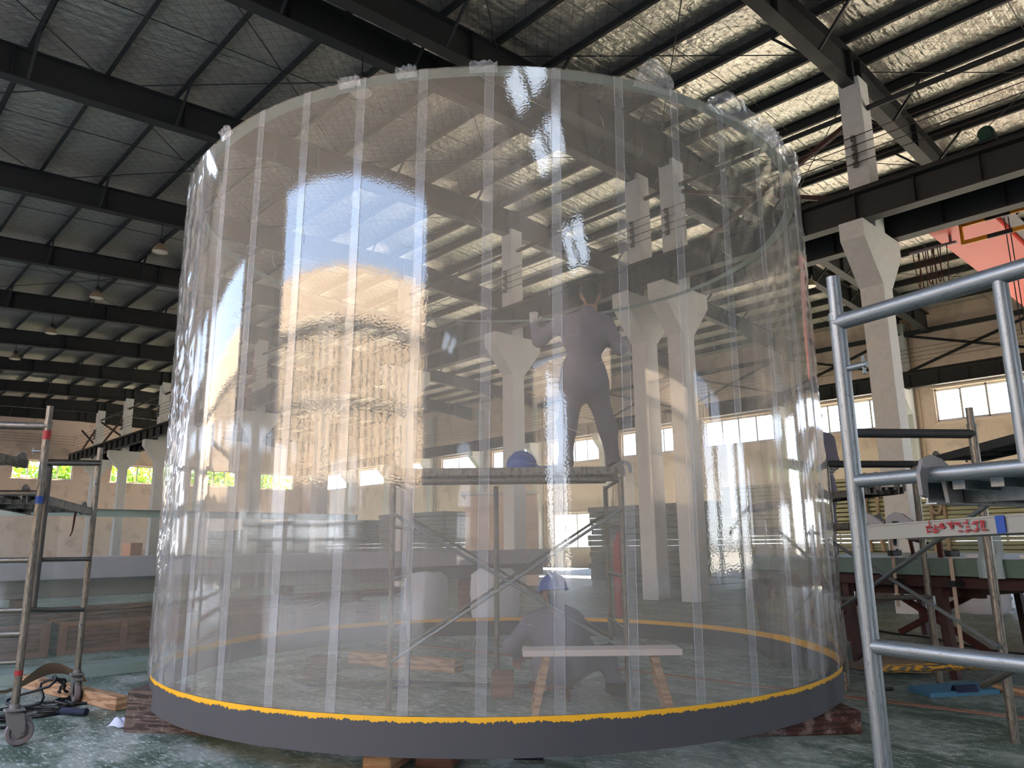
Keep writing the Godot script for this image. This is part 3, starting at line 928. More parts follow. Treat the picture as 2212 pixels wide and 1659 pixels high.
# ---------------------------------------------------------------- the cylinder
func build_cylinder() -> void:
	var o := thing("acrylic_cylinder", "huge clear acrylic cylinder wrapped in taped film with a grey painted foot", "cylinder")
	var th := 0.09
	var full := TAU
	var top := func(_a): return Y_TOP
	var mb := MB.new()
	mb.ring(CYL, RAD - 0.004, Y_BOT, top, deg_to_rad(158), deg_to_rad(298), 140)
	part(mb, "clear_face", M.acrylic_back, o)
	mb = MB.new()
	mb.flat_ring(CYL, RAD - th, RAD - 0.004, Y_TOP, 220, true)
	mb.flat_ring(CYL, RAD - th, RAD - 0.004, Y_TOP - 0.004, 220, false)
	part(mb, "top_rim", M.rim_green, o)
	# painted foot with a ragged upper edge over a line of masking tape
	var nz := FastNoiseLite.new(); nz.seed = 5; nz.frequency = 1.0; nz.fractal_octaves = 4
	var edge := func(a: float) -> float:
		var s := nz.get_noise_2d(cos(a) * 150, sin(a) * 150) * 0.014 + nz.get_noise_2d(cos(a) * 14, sin(a) * 14) * 0.012
		return Y_TAPE - 0.025 + s
	mb = MB.new()
	mb.ring(CYL, RAD + 0.006, Y_BOT, edge, 0, full, 2600)
	mb.ring(CYL, RAD - th - 0.004, Y_BOT, func(_a): return Y_TAPE - 0.03, 0, full, 160, true)
	mb.flat_ring(CYL, RAD - th - 0.004, RAD + 0.006, Y_BOT, 160, false)
	part(mb, "grey_band", M.grey_paint, o)
	mb = MB.new()
	mb.ring(CYL, RAD + 0.003, Y_TAPE - 0.06, func(_a): return Y_TAPE, 0, full, 220)
	mb.ring(CYL, RAD - 0.001, Y_TAPE - 0.06, func(_a): return Y_TAPE, 0, full, 220, true)
	part(mb, "masking_tape", M.yellow_tape, o)
	# film on the side towards the camera and all round, with taped seams
	mb = MB.new()
	mb.ring(CYL, RAD + 0.006, Y_TAPE + 0.004, func(_a): return Y_TOP + 0.002, deg_to_rad(-62), deg_to_rad(158), 200)
	part(mb, "filmed_face", M.film, o)
	for k in 26:
		var a0 := deg_to_rad(-57.5 + k * 8.55); var a1 := deg_to_rad(-58.8 + k * 8.55)
		var w := deg_to_rad(1.15)
		if k > 24: continue
		mb = MB.new()
		mb.grid(1, 18, func(u, v2):
			var a: float = lerpf(a0, a1, v2) - u * w
			return CYL + Vector3(cos(a), 0, sin(a)) * (RAD + 0.009) + Vector3.UP * lerpf(Y_TAPE + 0.005, Y_TOP + 0.003, v2))
		part(mb, "film_seam", M.seam_tape, o)
		for e in [0.0, w]:   # the bright folded edge of each seam
			mb = MB.new()
			mb.path(range(10).map(func(i):
				var a: float = lerpf(a0, a1, i / 9.0) - e
				return CYL + Vector3(cos(a), 0, sin(a)) * (RAD + 0.0095) + Vector3.UP * lerpf(Y_TAPE + 0.01, Y_TOP, i / 9.0)), 0.0016, 5, false)
			part(mb, "seam_edge", M.seam_fold, o)
	# crumpled loose film at either flank
	for q in [[90.0, 127.0, 31], [-66.0, -16.0, 57]]:
		var cr := FastNoiseLite.new(); cr.seed = q[2]; cr.frequency = 1.0; cr.fractal_octaves = 3
		mb = MB.new()
		mb.grid(70, 150, func(u, v2):
			var a := deg_to_rad(lerpf(q[1], q[0], u))
			var y := lerpf(Y_TAPE + 0.01, Y_TOP - 0.01, v2)
			var fade: float = smoothstep(0.0, 0.25, u) * smoothstep(1.0, 0.75, u)
			var b: float = cr.get_noise_2d(a * RAD * 7.0, y * 2.6) * 0.020 * fade
			return CYL + Vector3(cos(a), 0, sin(a)) * (RAD + 0.014 + b + 0.006 * fade) + Vector3.UP * y)
		part(mb, "loose_film", M.crumpled_film, o)
	# puckers and scratches of the film
	mb = MB.new()
	for k in 150:
		var a := deg_to_rad(rng.randf_range(-25, 92)); var y := rng.randf_range(0.5, 3.95)
		if k % 3 == 0: y = rng.randf_range(3.3, 4.0)
		var dir := rng.randf_range(-1.2, 1.2); var ln := rng.randf_range(0.03, 0.16) * (1.6 if k % 7 == 0 else 1.0)
		if rng.randf() < 0.4: dir = PI * 0.5 + rng.randf_range(-0.4, 0.4)
		var bend := rng.randf_range(-0.6, 0.6)
		var pts := []
		for i in 6:
			var tt := i / 5.0 - 0.5
			var da := (cos(dir) * tt - sin(dir) * bend * tt * tt) * ln / RAD; var dy := (sin(dir) * tt + cos(dir) * bend * tt * tt) * ln
			var aa := a + da
			pts.append(CYL + Vector3(cos(aa), 0, sin(aa)) * (RAD + 0.008) + Vector3.UP * minf(y + dy, Y_TOP - 0.02))
		mb.path(pts, rng.randf_range(0.0007, 0.0016), 4, false, 0.0003)
	tag(part(mb, "film_crease", M.crease, o), "", "", "", "stuff")
	# loose scraps of film at the upper rim
	for q in [[21, 3, 0.16], [6, 6, 0.13], [-2, 5, 0.09], [-14, 7, 0.10], [62, 1.6, 0.012], [54, 1.4, 0.012], [86, 1.6, 0.02], [44, 1.8, 0.01]]:
		mb = MB.new()
		var sd := rng.randi()
		var n2 := FastNoiseLite.new(); n2.seed = sd % 1000; n2.frequency = 1.4
		mb.grid(14, 8, func(u, v2):
			var a := deg_to_rad(q[0] + (u - 0.5) * 2 * q[1])
			var lift: float = v2 * q[2] * sin(PI * clampf(u, 0.02, 0.98)) - 0.05 * (1 - v2)
			var bulge: float = 0.012 + 0.035 * v2 * (1 + n2.get_noise_2d(u * 4, v2 * 3)) + 0.012 * n2.get_noise_2d(u * 12, v2 * 8)
			return CYL + Vector3(cos(a), 0, sin(a)) * (RAD + bulge) + Vector3.UP * (Y_TOP + lift))
		part(mb, "film_scrap", M.scrap_film, o)
	mb = MB.new()   # the knot of film on the rim to the right
	var kn := deg_to_rad(-6.0)
	for j in 5:
		mb.grid(8, 8, func(u, v2):
			var an: float = u * TAU; var r := 0.05 * sin(PI * v2) * (1 + 0.25 * sin(an * 3 + j))
			return CYL + Vector3(cos(kn), 0, sin(kn)) * (RAD + 0.0) + Vector3(cos(an) * r, 0.09 * v2 + 0.02 * j, sin(an) * r + 0.04 * (j - 2)) + Vector3.UP * (Y_TOP - 0.02))
	part(mb, "film_knot", M.scrap_film, o)
	# sheet of film hanging out below the foot
	for q in [[14.0, 33.0, 0.09, 0], [4.0, 14.0, 0.12, 1]]:
		mb = MB.new()
		mb.grid(16, 5, func(u, v2):
			var a := deg_to_rad(lerpf(q[0], q[1], u))
			var r: float = RAD - 0.25 + v2 * (0.25 + q[2] * (1 + 0.5 * sin(u * 9 + q[3])))
			return CYL + Vector3(cos(a), 0, sin(a)) * r + Vector3.UP * lerpf(Y_BOT - 0.01, 0.012, smoothstep(0.3, 1.0, v2)))
		part(mb, "film_skirt", M.skirt_film, o)

# ---------------------------------------------------------------- people
const SKIN := Color(0.30, 0.16, 0.11)
const JACKET := Color(0.150, 0.140, 0.175)
const TROUSER := Color(0.120, 0.115, 0.135)
const SHOE := Color(0.02, 0.02, 0.022)
const GLOVE := Color(0.45, 0.44, 0.43)

func hand(mb: MB, wrist: Vector3, dir: Vector3, palm: Vector3, thumb_side: float, curl: float, col: Color) -> void:
	var d := dir.normalized()
	var side := d.cross(palm).normalized()
	var pn := side.cross(d).normalized()
	var b := [[wrist - d * 0.02, wrist + d * 0.02, 0.026, 0.028, col]]
	for k in 4:
		var o := side * (k - 1.5) * 0.019
		b.append([wrist + d * 0.02 + o * 0.7, wrist + d * 0.085 + o, 0.014, 0.0115, col])
		var ln: float = [0.062, 0.074, 0.070, 0.054][k if thumb_side > 0 else 3 - k]
		var p := wrist + d * 0.088 + o
		var an := curl * 0.6
		for s in 3:
			var dd := d * cos(an) + pn * sin(an)
			var q: Vector3 = p + dd * ln * [0.45, 0.32, 0.25][s]
			b.append([p, q, 0.0098 - s * 0.0007, 0.0091 - s * 0.0007, col])
			p = q; an += curl * 0.7
	var t0 := wrist + d * 0.03 - side * thumb_side * 0.030
	var t1 := t0 - side * thumb_side * 0.028 + d * 0.030 + pn * 0.008
	b.append([t0, t1, 0.0125, 0.011, col]); b.append([t1, t1 + d * 0.026 + pn * 0.010, 0.0105, 0.009, col])
	flesh(mb, b, 0.0055, 0.0035)

func head_bones(c: Vector3, f: Vector3, up: Vector3) -> Array:   # c the middle of the skull, f the way it faces
	var r := f.cross(up).normalized()
	var b := [[c + up * 0.035 - f * 0.02, c + up * 0.03 + f * 0.025, 0.085, 0.078, SKIN], [c - up * 0.01 + f * 0.03, c - up * 0.075 + f * 0.045, 0.066, 0.045, SKIN],
		[c + f * 0.10 + up * 0.012, c + f * 0.117 - up * 0.022, 0.008, 0.013, SKIN], [c + f * 0.084 - up * 0.055 - r * 0.02, c + f * 0.084 - up * 0.055 + r * 0.02, 0.009, 0.009, Color(0.36, 0.15, 0.12)],
		[c - up * 0.06 - f * 0.01, c - up * 0.15 - f * 0.02, 0.052, 0.056, SKIN]]
	for s in [-1, 1]:
		b.append([c + r * s * 0.073 + up * 0.008, c + r * s * 0.073 - up * 0.024, 0.013, 0.009, SKIN])
		b.append([c + f * 0.082 + r * s * 0.030 + up * 0.028, c + f * 0.084 + r * s * 0.036 + up * 0.028, 0.011, 0.010, Color(0.09, 0.06, 0.05)])
	return b

func body_bones(J: Dictionary) -> Array:
	var s: float = J.get("s", 1.0)
	var fw: Vector3 = J.f
	var b := []
	var rt: Vector3 = (J.shR - J.shL).normalized()
	b.append([J.chest - rt * 0.075 * s, J.chest + rt * 0.075 * s, 0.125 * s, 0.125 * s, JACKET])
	b.append([J.chest + (J.neck - J.chest) * 0.55 - rt * 0.09 * s, J.chest + (J.neck - J.chest) * 0.55 + rt * 0.09 * s, 0.095 * s, 0.095 * s, JACKET])
	b.append([J.chest, J.waist, 0.14 * s, 0.135 * s, JACKET])
	b.append([J.waist - rt * 0.06 * s, J.waist + rt * 0.06 * s, 0.125 * s, 0.125 * s, JACKET])
	b.append([J.waist, (J.hipL + J.hipR) * 0.5 + (J.waist - J.hipL).normalized() * 0.07, 0.14 * s, 0.15 * s, JACKET])
	b.append([J.neck - (J.neck - J.chest).normalized() * 0.06, J.neck, 0.075 * s, 0.062 * s, JACKET])
	for e in ["L", "R"]:
		var sh: Vector3 = J["sh" + e]; var el: Vector3 = J["el" + e]; var wr: Vector3 = J["wr" + e]
		b.append([sh, el, 0.072 * s, 0.056 * s, JACKET]); b.append([el, wr - (wr - el).normalized() * 0.02, 0.056 * s, 0.042 * s, JACKET])
		var hp: Vector3 = J["hip" + e]; var kn: Vector3 = J["kn" + e]; var an: Vector3 = J["an" + e]; var to: Vector3 = J["toe" + e]
		b.append([hp, kn, 0.105 * s, 0.078 * s, TROUSER]); b.append([kn, an + (kn - an).normalized() * 0.05, 0.076 * s, 0.060 * s, TROUSER])
		b.append([an, an.lerp(to, 0.5) + Vector3.DOWN * 0.01, 0.045 * s, 0.042 * s, SHOE]); b.append([an.lerp(to, 0.5) + Vector3.DOWN * 0.01, to, 0.042 * s, 0.034 * s, SHOE])
		b.append([an, an - (to - an).normalized() * 0.045 + Vector3.DOWN * 0.015, 0.045 * s, 0.038 * s, SHOE])
	b.append([J.hipL, J.hipR, 0.12 * s, 0.12 * s, TROUSER])
	return b

func person(label: String, J: Dictionary, called := "person") -> Node3D:
	var base: Vector3 = (J.anL + J.anR) * 0.5
	var t := thing(called, label, "person")
	var mb := MB.new()
	flesh(mb, body_bones(J), 0.017, 0.022)
	flesh(mb, head_bones(J.head, J.face, J.up), 0.0075, 0.012)
	hand(mb, J.wrL, J.hdL, J.pmL, 1.0, J.get("curl", 0.8), J.get("glove", SKIN))
	hand(mb, J.wrR, J.hdR, J.pmR, -1.0, J.get("curl", 0.8), J.get("glove", SKIN))
	part(mb, "body", M.cloth_grey, t)
	return t

func helmet(parent: Node3D, c: Vector3, f: Vector3, up: Vector3, called := "helmet") -> void:
	var r := f.cross(up).normalized()
	var x := Transform3D(Basis(r, up, -f), c)
	var mb := MB.new()
	var prof := []
	for k in 10:
		var a := PI * 0.5 * k / 9.0
		prof.append(Vector2(0.116 * cos(a) * (1.06 if k == 0 else 1.0), 0.02 + 0.118 * sin(a)))
	prof.insert(0, Vector2(0.132, 0.0)); prof.insert(0, Vector2(0.118, -0.004))
	mb.lathe(x, prof, 22)
	mb.path(range(9).map(func(i):
		var a: float = PI * (i / 8.0)
		return x * Vector3(0, 0.022 + 0.123 * sin(a), -0.121 * cos(a))), 0.010, 6)
	mb.grid(8, 3, func(u, v2):   # peak
		var a: float = (u - 0.5) * 1.5
		return x * Vector3(sin(a) * (0.12 + v2 * 0.035), 0.004 - v2 * 0.012, -cos(a) * (0.12 + v2 * 0.055)), true)
	part(mb, called, M.helmet_blue, parent)

func people() -> void:
	var F := Vector3(-0.69, 0, -0.72); var R := Vector3(0.72, 0, -0.69)
	# the worker standing on the deck inside the cylinder, seen from behind
	var J := {"neck": Vector3(-4.05, 3.15, -4.77), "head": Vector3(-4.06, 3.31, -4.82), "shL": Vector3(-4.227, 3.06, -4.614), "shR": Vector3(-3.97, 3.05, -4.90), "elL": Vector3(-4.43, 2.94, -4.56), "wrL": Vector3(-4.50, 3.10, -4.56),
		"elR": Vector3(-3.90, 2.84, -5.00), "wrR": Vector3(-4.07, 2.95, -5.12), "chest": Vector3(-4.11, 2.93, -4.79), "waist": Vector3(-4.17, 2.66, -4.82), "hipL": Vector3(-4.235, 2.53, -4.765), "hipR": Vector3(-4.12, 2.53, -4.90),
		"knL": Vector3(-4.30, 2.18, -4.74), "knR": Vector3(-4.115, 2.18, -5.06), "anL": Vector3(-4.38, 1.875, -4.80), "anR": Vector3(-4.18, 1.875, -5.20), "toeL": Vector3(-4.50, 1.845, -4.90), "toeR": Vector3(-4.29, 1.845, -5.30),
		"f": F, "face": (F + Vector3.UP * 0.15).normalized(), "up": Vector3.UP, "hdL": Vector3(-0.15, 0.9, -0.2), "hdR": Vector3(-0.6, 0.5, -0.5), "pmL": F, "pmR": F, "glove": GLOVE, "curl": 0.6}
	var p := person("worker standing on the scaffold deck inside the cylinder, back turned and one arm raised", J)
	var mb := MB.new()
	var c: Vector3 = J.head
	flesh(mb, [[c + Vector3.UP * 0.05 - F * 0.025, c + Vector3.UP * 0.04 + F * 0.02, 0.092, 0.086, Color.WHITE], [c - F * 0.06 + Vector3.UP * 0.02, c - F * 0.05 - Vector3.UP * 0.06, 0.065, 0.045, Color.WHITE]], 0.012, 0.012)
	mb.colored = false
	part(mb, "hair", M.dark_hair, p)
	# the worker crouching behind the bench
	J = {"neck": Vector3(-4.36, 0.70, -4.63), "head": Vector3(-4.37, 0.805, -4.60), "shL": Vector3(-4.49, 0.595, -4.46), "shR": Vector3(-4.27, 0.595, -4.75), "elL": Vector3(-4.62, 0.41, -4.36), "wrL": Vector3(-4.72, 0.315, -4.52),
		"elR": Vector3(-4.33, 0.37, -4.93), "wrR": Vector3(-4.56, 0.28, -4.98), "chest": Vector3(-4.38, 0.50, -4.62), "waist": Vector3(-4.38, 0.30, -4.64), "hipL": Vector3(-4.44, 0.22, -4.58), "hipR": Vector3(-4.33, 0.22, -4.71),
		"knL": Vector3(-4.68, 0.30, -4.90), "knR": Vector3(-4.24, 0.30, -5.08), "anL": Vector3(-4.60, 0.075, -4.74), "anR": Vector3(-4.07, 0.075, -4.99), "toeL": Vector3(-4.70, 0.045, -4.90), "toeR": Vector3(-3.98, 0.045, -5.07),
		"f": F, "face": Vector3(-0.86, -0.12, -0.40).normalized(), "up": Vector3.UP, "hdL": Vector3(-0.5, -0.5, -0.5), "hdR": Vector3(-0.7, -0.4, -0.2), "pmL": Vector3.DOWN, "pmR": Vector3.DOWN}
	p = person("worker in a blue helmet crouching behind the low bench inside the cylinder", J)
	helmet(p, J.head + Vector3(0, 0.03, 0), J.face, Vector3.UP)
	mb = MB.new()   # dark respirator and the hair below the helmet
	var hf: Vector3 = J.face
	flesh(mb, [[J.head + hf * 0.075 - Vector3.UP * 0.05, J.head + hf * 0.10 - Vector3.UP * 0.05, 0.048, 0.038, Color.WHITE], [J.head - hf * 0.055 - Vector3.UP * 0.0, J.head - hf * 0.05 - Vector3.UP * 0.07, 0.075, 0.055, Color.WHITE]], 0.011, 0.012)
	mb.colored = false
	part(mb, "mask_and_hair", M.dark_hair, p)
	mb = MB.new()
	mb.box(look(J.head + hf * 0.098 + Vector3.UP * 0.028, hf.cross(Vector3.UP)), Vector3(0.13, 0.04, 0.03), 0.012)
	part(mb, "goggles", M.black_rubber, p)
	# the worker on the bonding table at the right edge of the cylinder
	var T := func(v: Vector3) -> Vector3: return Vector3(0, 1.2, 0) + (v - Vector3(0, 1.2, 0)) * 0.892
	J = {"s": 0.92, "neck": T.call(Vector3(-4.11, 2.55, -9.08)), "head": T.call(Vector3(-4.11, 2.71, -9.06)), "shL": T.call(Vector3(-4.25, 2.44, -8.97)), "shR": T.call(Vector3(-4.02, 2.42, -9.20)), "elR": T.call(Vector3(-3.975, 2.12, -9.19)), "wrR": T.call(Vector3(-4.01, 1.97, -8.93)),
		"elL": T.call(Vector3(-4.29, 2.12, -8.89)), "wrL": T.call(Vector3(-4.16, 1.93, -8.76)), "chest": T.call(Vector3(-4.14, 2.24, -9.11)), "waist": T.call(Vector3(-4.18, 1.92, -9.17)), "hipL": T.call(Vector3(-4.27, 1.75, -9.12)), "hipR": T.call(Vector3(-4.14, 1.75, -9.26)),
		"knL": T.call(Vector3(-4.30, 1.40, -9.14)), "knR": T.call(Vector3(-4.14, 1.40, -9.28)), "anL": T.call(Vector3(-4.34, 1.11, -9.23)), "anR": T.call(Vector3(-4.19, 1.11, -9.38)), "toeL": T.call(Vector3(-4.28, 1.068, -9.10)), "toeR": T.call(Vector3(-4.10, 1.068, -9.26)),
		"f": Vector3(0.5, 0, 0.85), "face": Vector3(0.45, -0.3, 0.85).normalized(), "up": Vector3.UP, "hdL": Vector3(0.3, -0.3, 0.5), "hdR": Vector3(-0.2, -0.4, 0.6), "pmL": Vector3.DOWN, "pmR": Vector3.DOWN}
	p = person("worker in grey work clothes standing on the bonding table behind the cylinder's right edge", J)
	mb = MB.new()
	flesh(mb, [[J.head + Vector3.UP * 0.05 - J.face * 0.03, J.head + Vector3.UP * 0.045 + J.face * 0.02, 0.090, 0.085, Color.WHITE]], 0.012, 0.012)
	mb.colored = false
	part(mb, "hair", M.dark_hair, p)
	mb = MB.new()
	mb.tube(J.elR.lerp(J.wrR, 0.35), J.wrR, 0.062, 12, 0.050)
	part(mb, "checked_sleeve", M.check, p)

# ---------------------------------------------------------------- scaffolds
func castor(parent: Node3D, p: Vector3, yaw: float, s := 1.0) -> void:
	var x := Transform3D(Basis(Vector3.UP, yaw) * s, p)
	var mb := MB.new()
	mb.box(x * X(Vector3(0, 0.215, 0)), Vector3(0.11, 0.014, 0.10), 0.003)
	mb.lathe(x * X(Vector3(0, 0.19, 0)), [Vector2(0, 0), Vector2(0.04, 0), Vector2(0.045, 0.01), Vector2(0.03, 0.025), Vector2(0.03, 0.06), Vector2(0, 0.06)], 14)
	for sd in [-1, 1]:
		mb.prism(x * X(Vector3(0, 0, sd * 0.031)), PackedVector2Array([Vector2(-0.045, 0.195), Vector2(0.05, 0.195), Vector2(0.065, 0.13), Vector2(0.062, 0.06), Vector2(0.025, 0.05), Vector2(-0.03, 0.13)]), 0.007)
	mb.tube(x * Vector3(0.04, 0.08, -0.045), x * Vector3(0.04, 0.08, 0.045), 0.011 * s, 10)
	var fork := part(mb, "castor_fork", M.cast_grey, parent)
	mb = MB.new()
	var wx := x * Transform3D(Basis(Vector3.RIGHT, PI * 0.5), Vector3(0.04, 0.08, 0))
	mb.lathe(wx, [Vector2(0.022, -0.016), Vector2(0.045, -0.010), Vector2(0.058, -0.021), Vector2(0.074, -0.021), Vector2(0.080, -0.012), Vector2(0.080, 0.012), Vector2(0.074, 0.021), Vector2(0.058, 0.021), Vector2(0.045, 0.010), Vector2(0.022, 0.016)], 26)
	part(mb, "wheel", M.rubber_wheel, fork)
	mb = MB.new()
	mb.bar(x * Vector3(0.03, 0.175, 0), x * Vector3(0.125, 0.185, 0), 0.05 * s, 0.012 * s, Vector3.UP, 0.003)
	mb.bar(x * Vector3(0.03, 0.175, 0), x * Vector3(0.10, 0.15, 0), 0.02 * s, 0.03 * s, Vector3.UP, 0.003)
	part(mb, "brake_lever", M.cast_grey, fork)

func post(parent: Node3D, a: Vector3, b: Vector3, r: float, m: Material, spigot := true, pins := []) -> void:
	var mb := MB.new()
	if spigot:
		mb.tube(a, b - (b - a).normalized() * 0.11, r, 18)
		mb.tube(b - (b - a).normalized() * 0.12, b, r * 0.86, 18)
		mb.tube(b - (b - a).normalized() * 0.13, b - (b - a).normalized() * 0.108, r * 1.08, 18)
	else: mb.tube(a, b, r, 18)
	var o := part(mb, "post", m, parent)
	for q in pins:   # locking pins for the braces: [height, direction]
		mb = MB.new()
		var p := Vector3(a.x, q[0], a.z); var d: Vector3 = q[1]
		mb.tube(p, p + d * (r + 0.055), 0.0085, 8)
		mb.bar(p + d * (r + 0.045) + Vector3.DOWN * 0.026, p + d * (r + 0.045) + Vector3.UP * 0.026, 0.012, 0.005, d, 0.002)
		part(mb, "lock_pin", M.galvanised, o)

func rung(parent: Node3D, a: Vector3, b: Vector3, r: float, m: Material, flared := false) -> void:
	var mb := MB.new()
	if flared:
		var d := (b - a).normalized() * 0.05
		mb.path([a, a + d * 0.5, a + d], r * 1.5, 12, false, r); mb.tube(a + d * 0.8, b - d * 0.8, r, 12, -1.0, false); mb.path([b - d, b - d * 0.5, b], r, 12, false, r * 1.5)
	else: mb.tube(a, b, r, 16)
	part(mb, "rung", m, parent)

func brace(parent: Node3D, a: Vector3, b: Vector3, m: Material, r := 0.0125) -> void:
	var mb := MB.new()
	mb.tube(a, b, r, 10)
	mb.bar(a, a + (b - a).normalized() * 0.06, r * 2.6, r * 0.8); mb.bar(b, b - (b - a).normalized() * 0.06, r * 2.6, r * 0.8)
	part(mb, "cross_brace", m, parent)

func plank(label: String, a: Vector3, b: Vector3, side: Vector3, w: float, m: Material, group := "") -> Node3D:
	# steel deck plank from a to b, its width towards side; ribs underneath and two hooks at either end
	var t := thing("scaffold_plank", label, "plank", group)
	var d := (b - a).normalized(); var s := (side - d * side.dot(d)).normalized(); var up := s.cross(d)
	if up.y < 0: up = -up
	var mb := MB.new()
	mb.bar(a + s * w * 0.5, b + s * w * 0.5, w, 0.006, up)
	for k in 2:
		var o := s * (0.006 + k * (w - 0.012))
		mb.bar(a + o - up * 0.028, b + o - up * 0.028, 0.005, 0.056, up)
		mb.bar(a + s * (0.014 + k * (w - 0.028)) - up * 0.055, b + s * (0.014 + k * (w - 0.028)) - up * 0.055, 0.03, 0.004, up)
	for k in 3:
		var o := s * w * (0.25 + 0.25 * k)
		mb.bar(a + o - up * 0.012, b + o - up * 0.012, 0.03, 0.024, up)
	part(mb, "deck", m, t)
	var n := int(a.distance_to(b) / 0.42)
	for k in n + 1:
		var p := a.lerp(b, (k + 0.5) / (n + 1))
		mb = MB.new()
		mb.bar(p + s * 0.01 - up * 0.034, p + s * (w - 0.01) - up * 0.034, 0.035, 0.032, up)
		part(mb, "crossbar", m, t)
	for e in 2:
		for k in 2:
			var p := (a if e == 0 else b) + s * w * (0.16 + 0.68 * k)
			var dd := -d if e == 0 else d
			mb = MB.new()
			mb.prism(Transform3D(Basis(dd, up, dd.cross(up)), p), PackedVector2Array([Vector2(-0.06, -0.05), Vector2(0.0, -0.055), Vector2(0.008, -0.004), Vector2(0.03, 0.022), Vector2(0.062, 0.024), Vector2(0.080, -0.005), Vector2(0.084, -0.045), Vector2(0.106, -0.04), Vector2(0.108, 0.012), Vector2(0.090, 0.046), Vector2(0.05, 0.060), Vector2(0.01, 0.052), Vector2(-0.06, 0.01)]), 0.010)
			part(mb, "hook", M.cast_grey, t)
	return t

func scaffolds() -> void:
	# near tower on the right
	var t := thing("scaffold_tower", "galvanised tube scaffold frame close to the camera, right of the cylinder", "scaffold")
	var A := Vector3(-0.848, 0, -2.075); var h := Vector3(0.9715, 0, 0.237); var bk := Vector3(0.237, 0, -0.9715)
	var q := Vector3.UP
	castor(t, A, 0.6)
	castor(t, A + h * 0.92, 0.9)
	post(t, A + q * 0.22, A + q * 1.935, 0.0215, M.galvanised, true, [[1.665, h]])
	post(t, A + h * 0.92 + q * 0.22, A + h * 0.92 + q * 1.935, 0.0215, M.galvanised, true)
	rung(t, A + q * 1.80, A + h * 0.92 + q * 1.80, 0.0225, M.galvanised)
	rung(t, A + q * 1.357, A + h * 0.92 + q * 1.357, 0.018, M.galvanised)
	rung(t, A + q * 0.935, A + h * 0.92 + q * 0.935, 0.0195, M.galvanised)
	rung(t, A + q * 0.48, A + h * 0.92 + q * 0.48, 0.0195, M.galvanised)
	post(t, A + h * 0.435 + q * 1.357, A + h * 0.435 + q * 1.79, 0.0165, M.galvanised, false)
	var B := A + bk * 1.83 + h * 0.1
	var pl := plank("shiny steel deck plank hooked on the nearest scaffold frame at the right", A + h * 0.16 + q * 1.345 + bk * 0.05, A + h * 0.16 + q * 1.345 + bk * 1.80, h, 0.36, M.galvanised)
	# the tower behind it
	t = thing("scaffold_tower", "worn tube scaffold standing beside the bonding table, with a yellow-painted rung", "scaffold")
	var P3 := Vector3(-1.478, 0, -5.562); var P2 := Vector3(-2.47, 0, -7.38); var P4 := Vector3(-1.257, 0, -5.3) + Vector3(0.15, 0, -0.7); var P3b := Vector3(-1.985, 0, -4.887); var P2b := P2 + (P3b - P3)
	post(t, P3, P3 + q * 2.05, 0.027, M.worn_tube, true)
	post(t, P3b + q * 0.0, P3b + q * 2.05, 0.027, M.worn_tube, true)
	post(t, P2, P2 + q * 1.9, 0.029, M.worn_tube, false)
	post(t, P2b, P2b + q * 1.9, 0.029, M.worn_tube, false)
	rung(t, P2 + q * 0.713, P2b + q * 0.713, 0.022, M.worn_tube, true)
	rung(t, P3 + q * 0.445, P3b + q * 0.445, 0.024, M.yellow_worn)
	rung(t, P2 + q * 1.877 + (P2 - P2b).normalized() * 0.05, P2b + q * 1.877, 0.032, M.deck_dark)
	rung(t, P3 + q * 1.877, P3b + q * 1.877, 0.030, M.deck_dark)
	brace(t, Vector3(-1.470, 0.558, -5.475), Vector3(-3.283, 1.34, -6.888), M.galvanised, 0.014)
	brace(t, Vector3(-3.438, 0.383, -7.02), Vector3(-1.274, 1.469, -5.251), M.galvanised, 0.016)
	brace(t, Vector3(-1.274, 1.50, -5.251), Vector3(-0.95, 1.27, -5.0), M.galvanised, 0.017)
	brace(t, Vector3(-1.507, 0.368, -5.199), Vector3(-1.15, 0.58, -4.80), M.worn_tube, 0.018)
	post(t, Vector3(-3.36, 0, -6.95), Vector3(-3.36, 1.95, -6.95), 0.027, M.worn_tube, true)
	post(t, P4, P4 + q * 2.0, 0.030, M.worn_tube, false)
	plank("dark grated deck plank hooked on the worn scaffold beside the near frame", Vector3(-2.28, 1.915, -7.25), Vector3(-1.15, 1.915, -5.85), Vector3(0.78, 0, -0.62), 0.40, M.deck_dark)
	var rp := plank("grey deck plank with worn red stencil marks and a strip of blue tape", Vector3(-1.30, 1.26, -3.245), Vector3(-0.45, 1.285, -2.80), Vector3(0.46, 0, -0.88), 0.24, M.alu_plank)
	var d := (Vector3(-0.45, 1.285, -2.80) - Vector3(-1.30, 1.26, -3.245)).normalized()
	var mk := MB.new()
	var r2 := RandomNumberGenerator.new(); r2.seed = 4
	var fx := look(Vector3(-1.30, 1.26, -3.245) + d * 0.32 - Vector3(0.46, 0, -0.88) * 0.002, d)
	for k in 8:   # the stencilled characters, worn to strokes
		var ox := k * 0.034
		for j in 5:
			var up := r2.randf() < 0.45
			var cx := ox + r2.randf_range(0, 0.02); var cy := -0.028 + r2.randf_range(-0.017, 0.017)
			mk.box(fx * X(Vector3(cx, cy, 0.001)), Vector3(0.005 if up else r2.randf_range(0.012, 0.024), r2.randf_range(0.014, 0.03) if up else 0.005, 0.001))
	part(mk, "stencil_mark", M.red_paint, rp)
	mk = MB.new()
	mk.box(fx * X(Vector3(0.315, -0.027, 0.0)), Vector3(0.034, 0.058, 0.004))
	part(mk, "tape", M.blue_tape, rp)
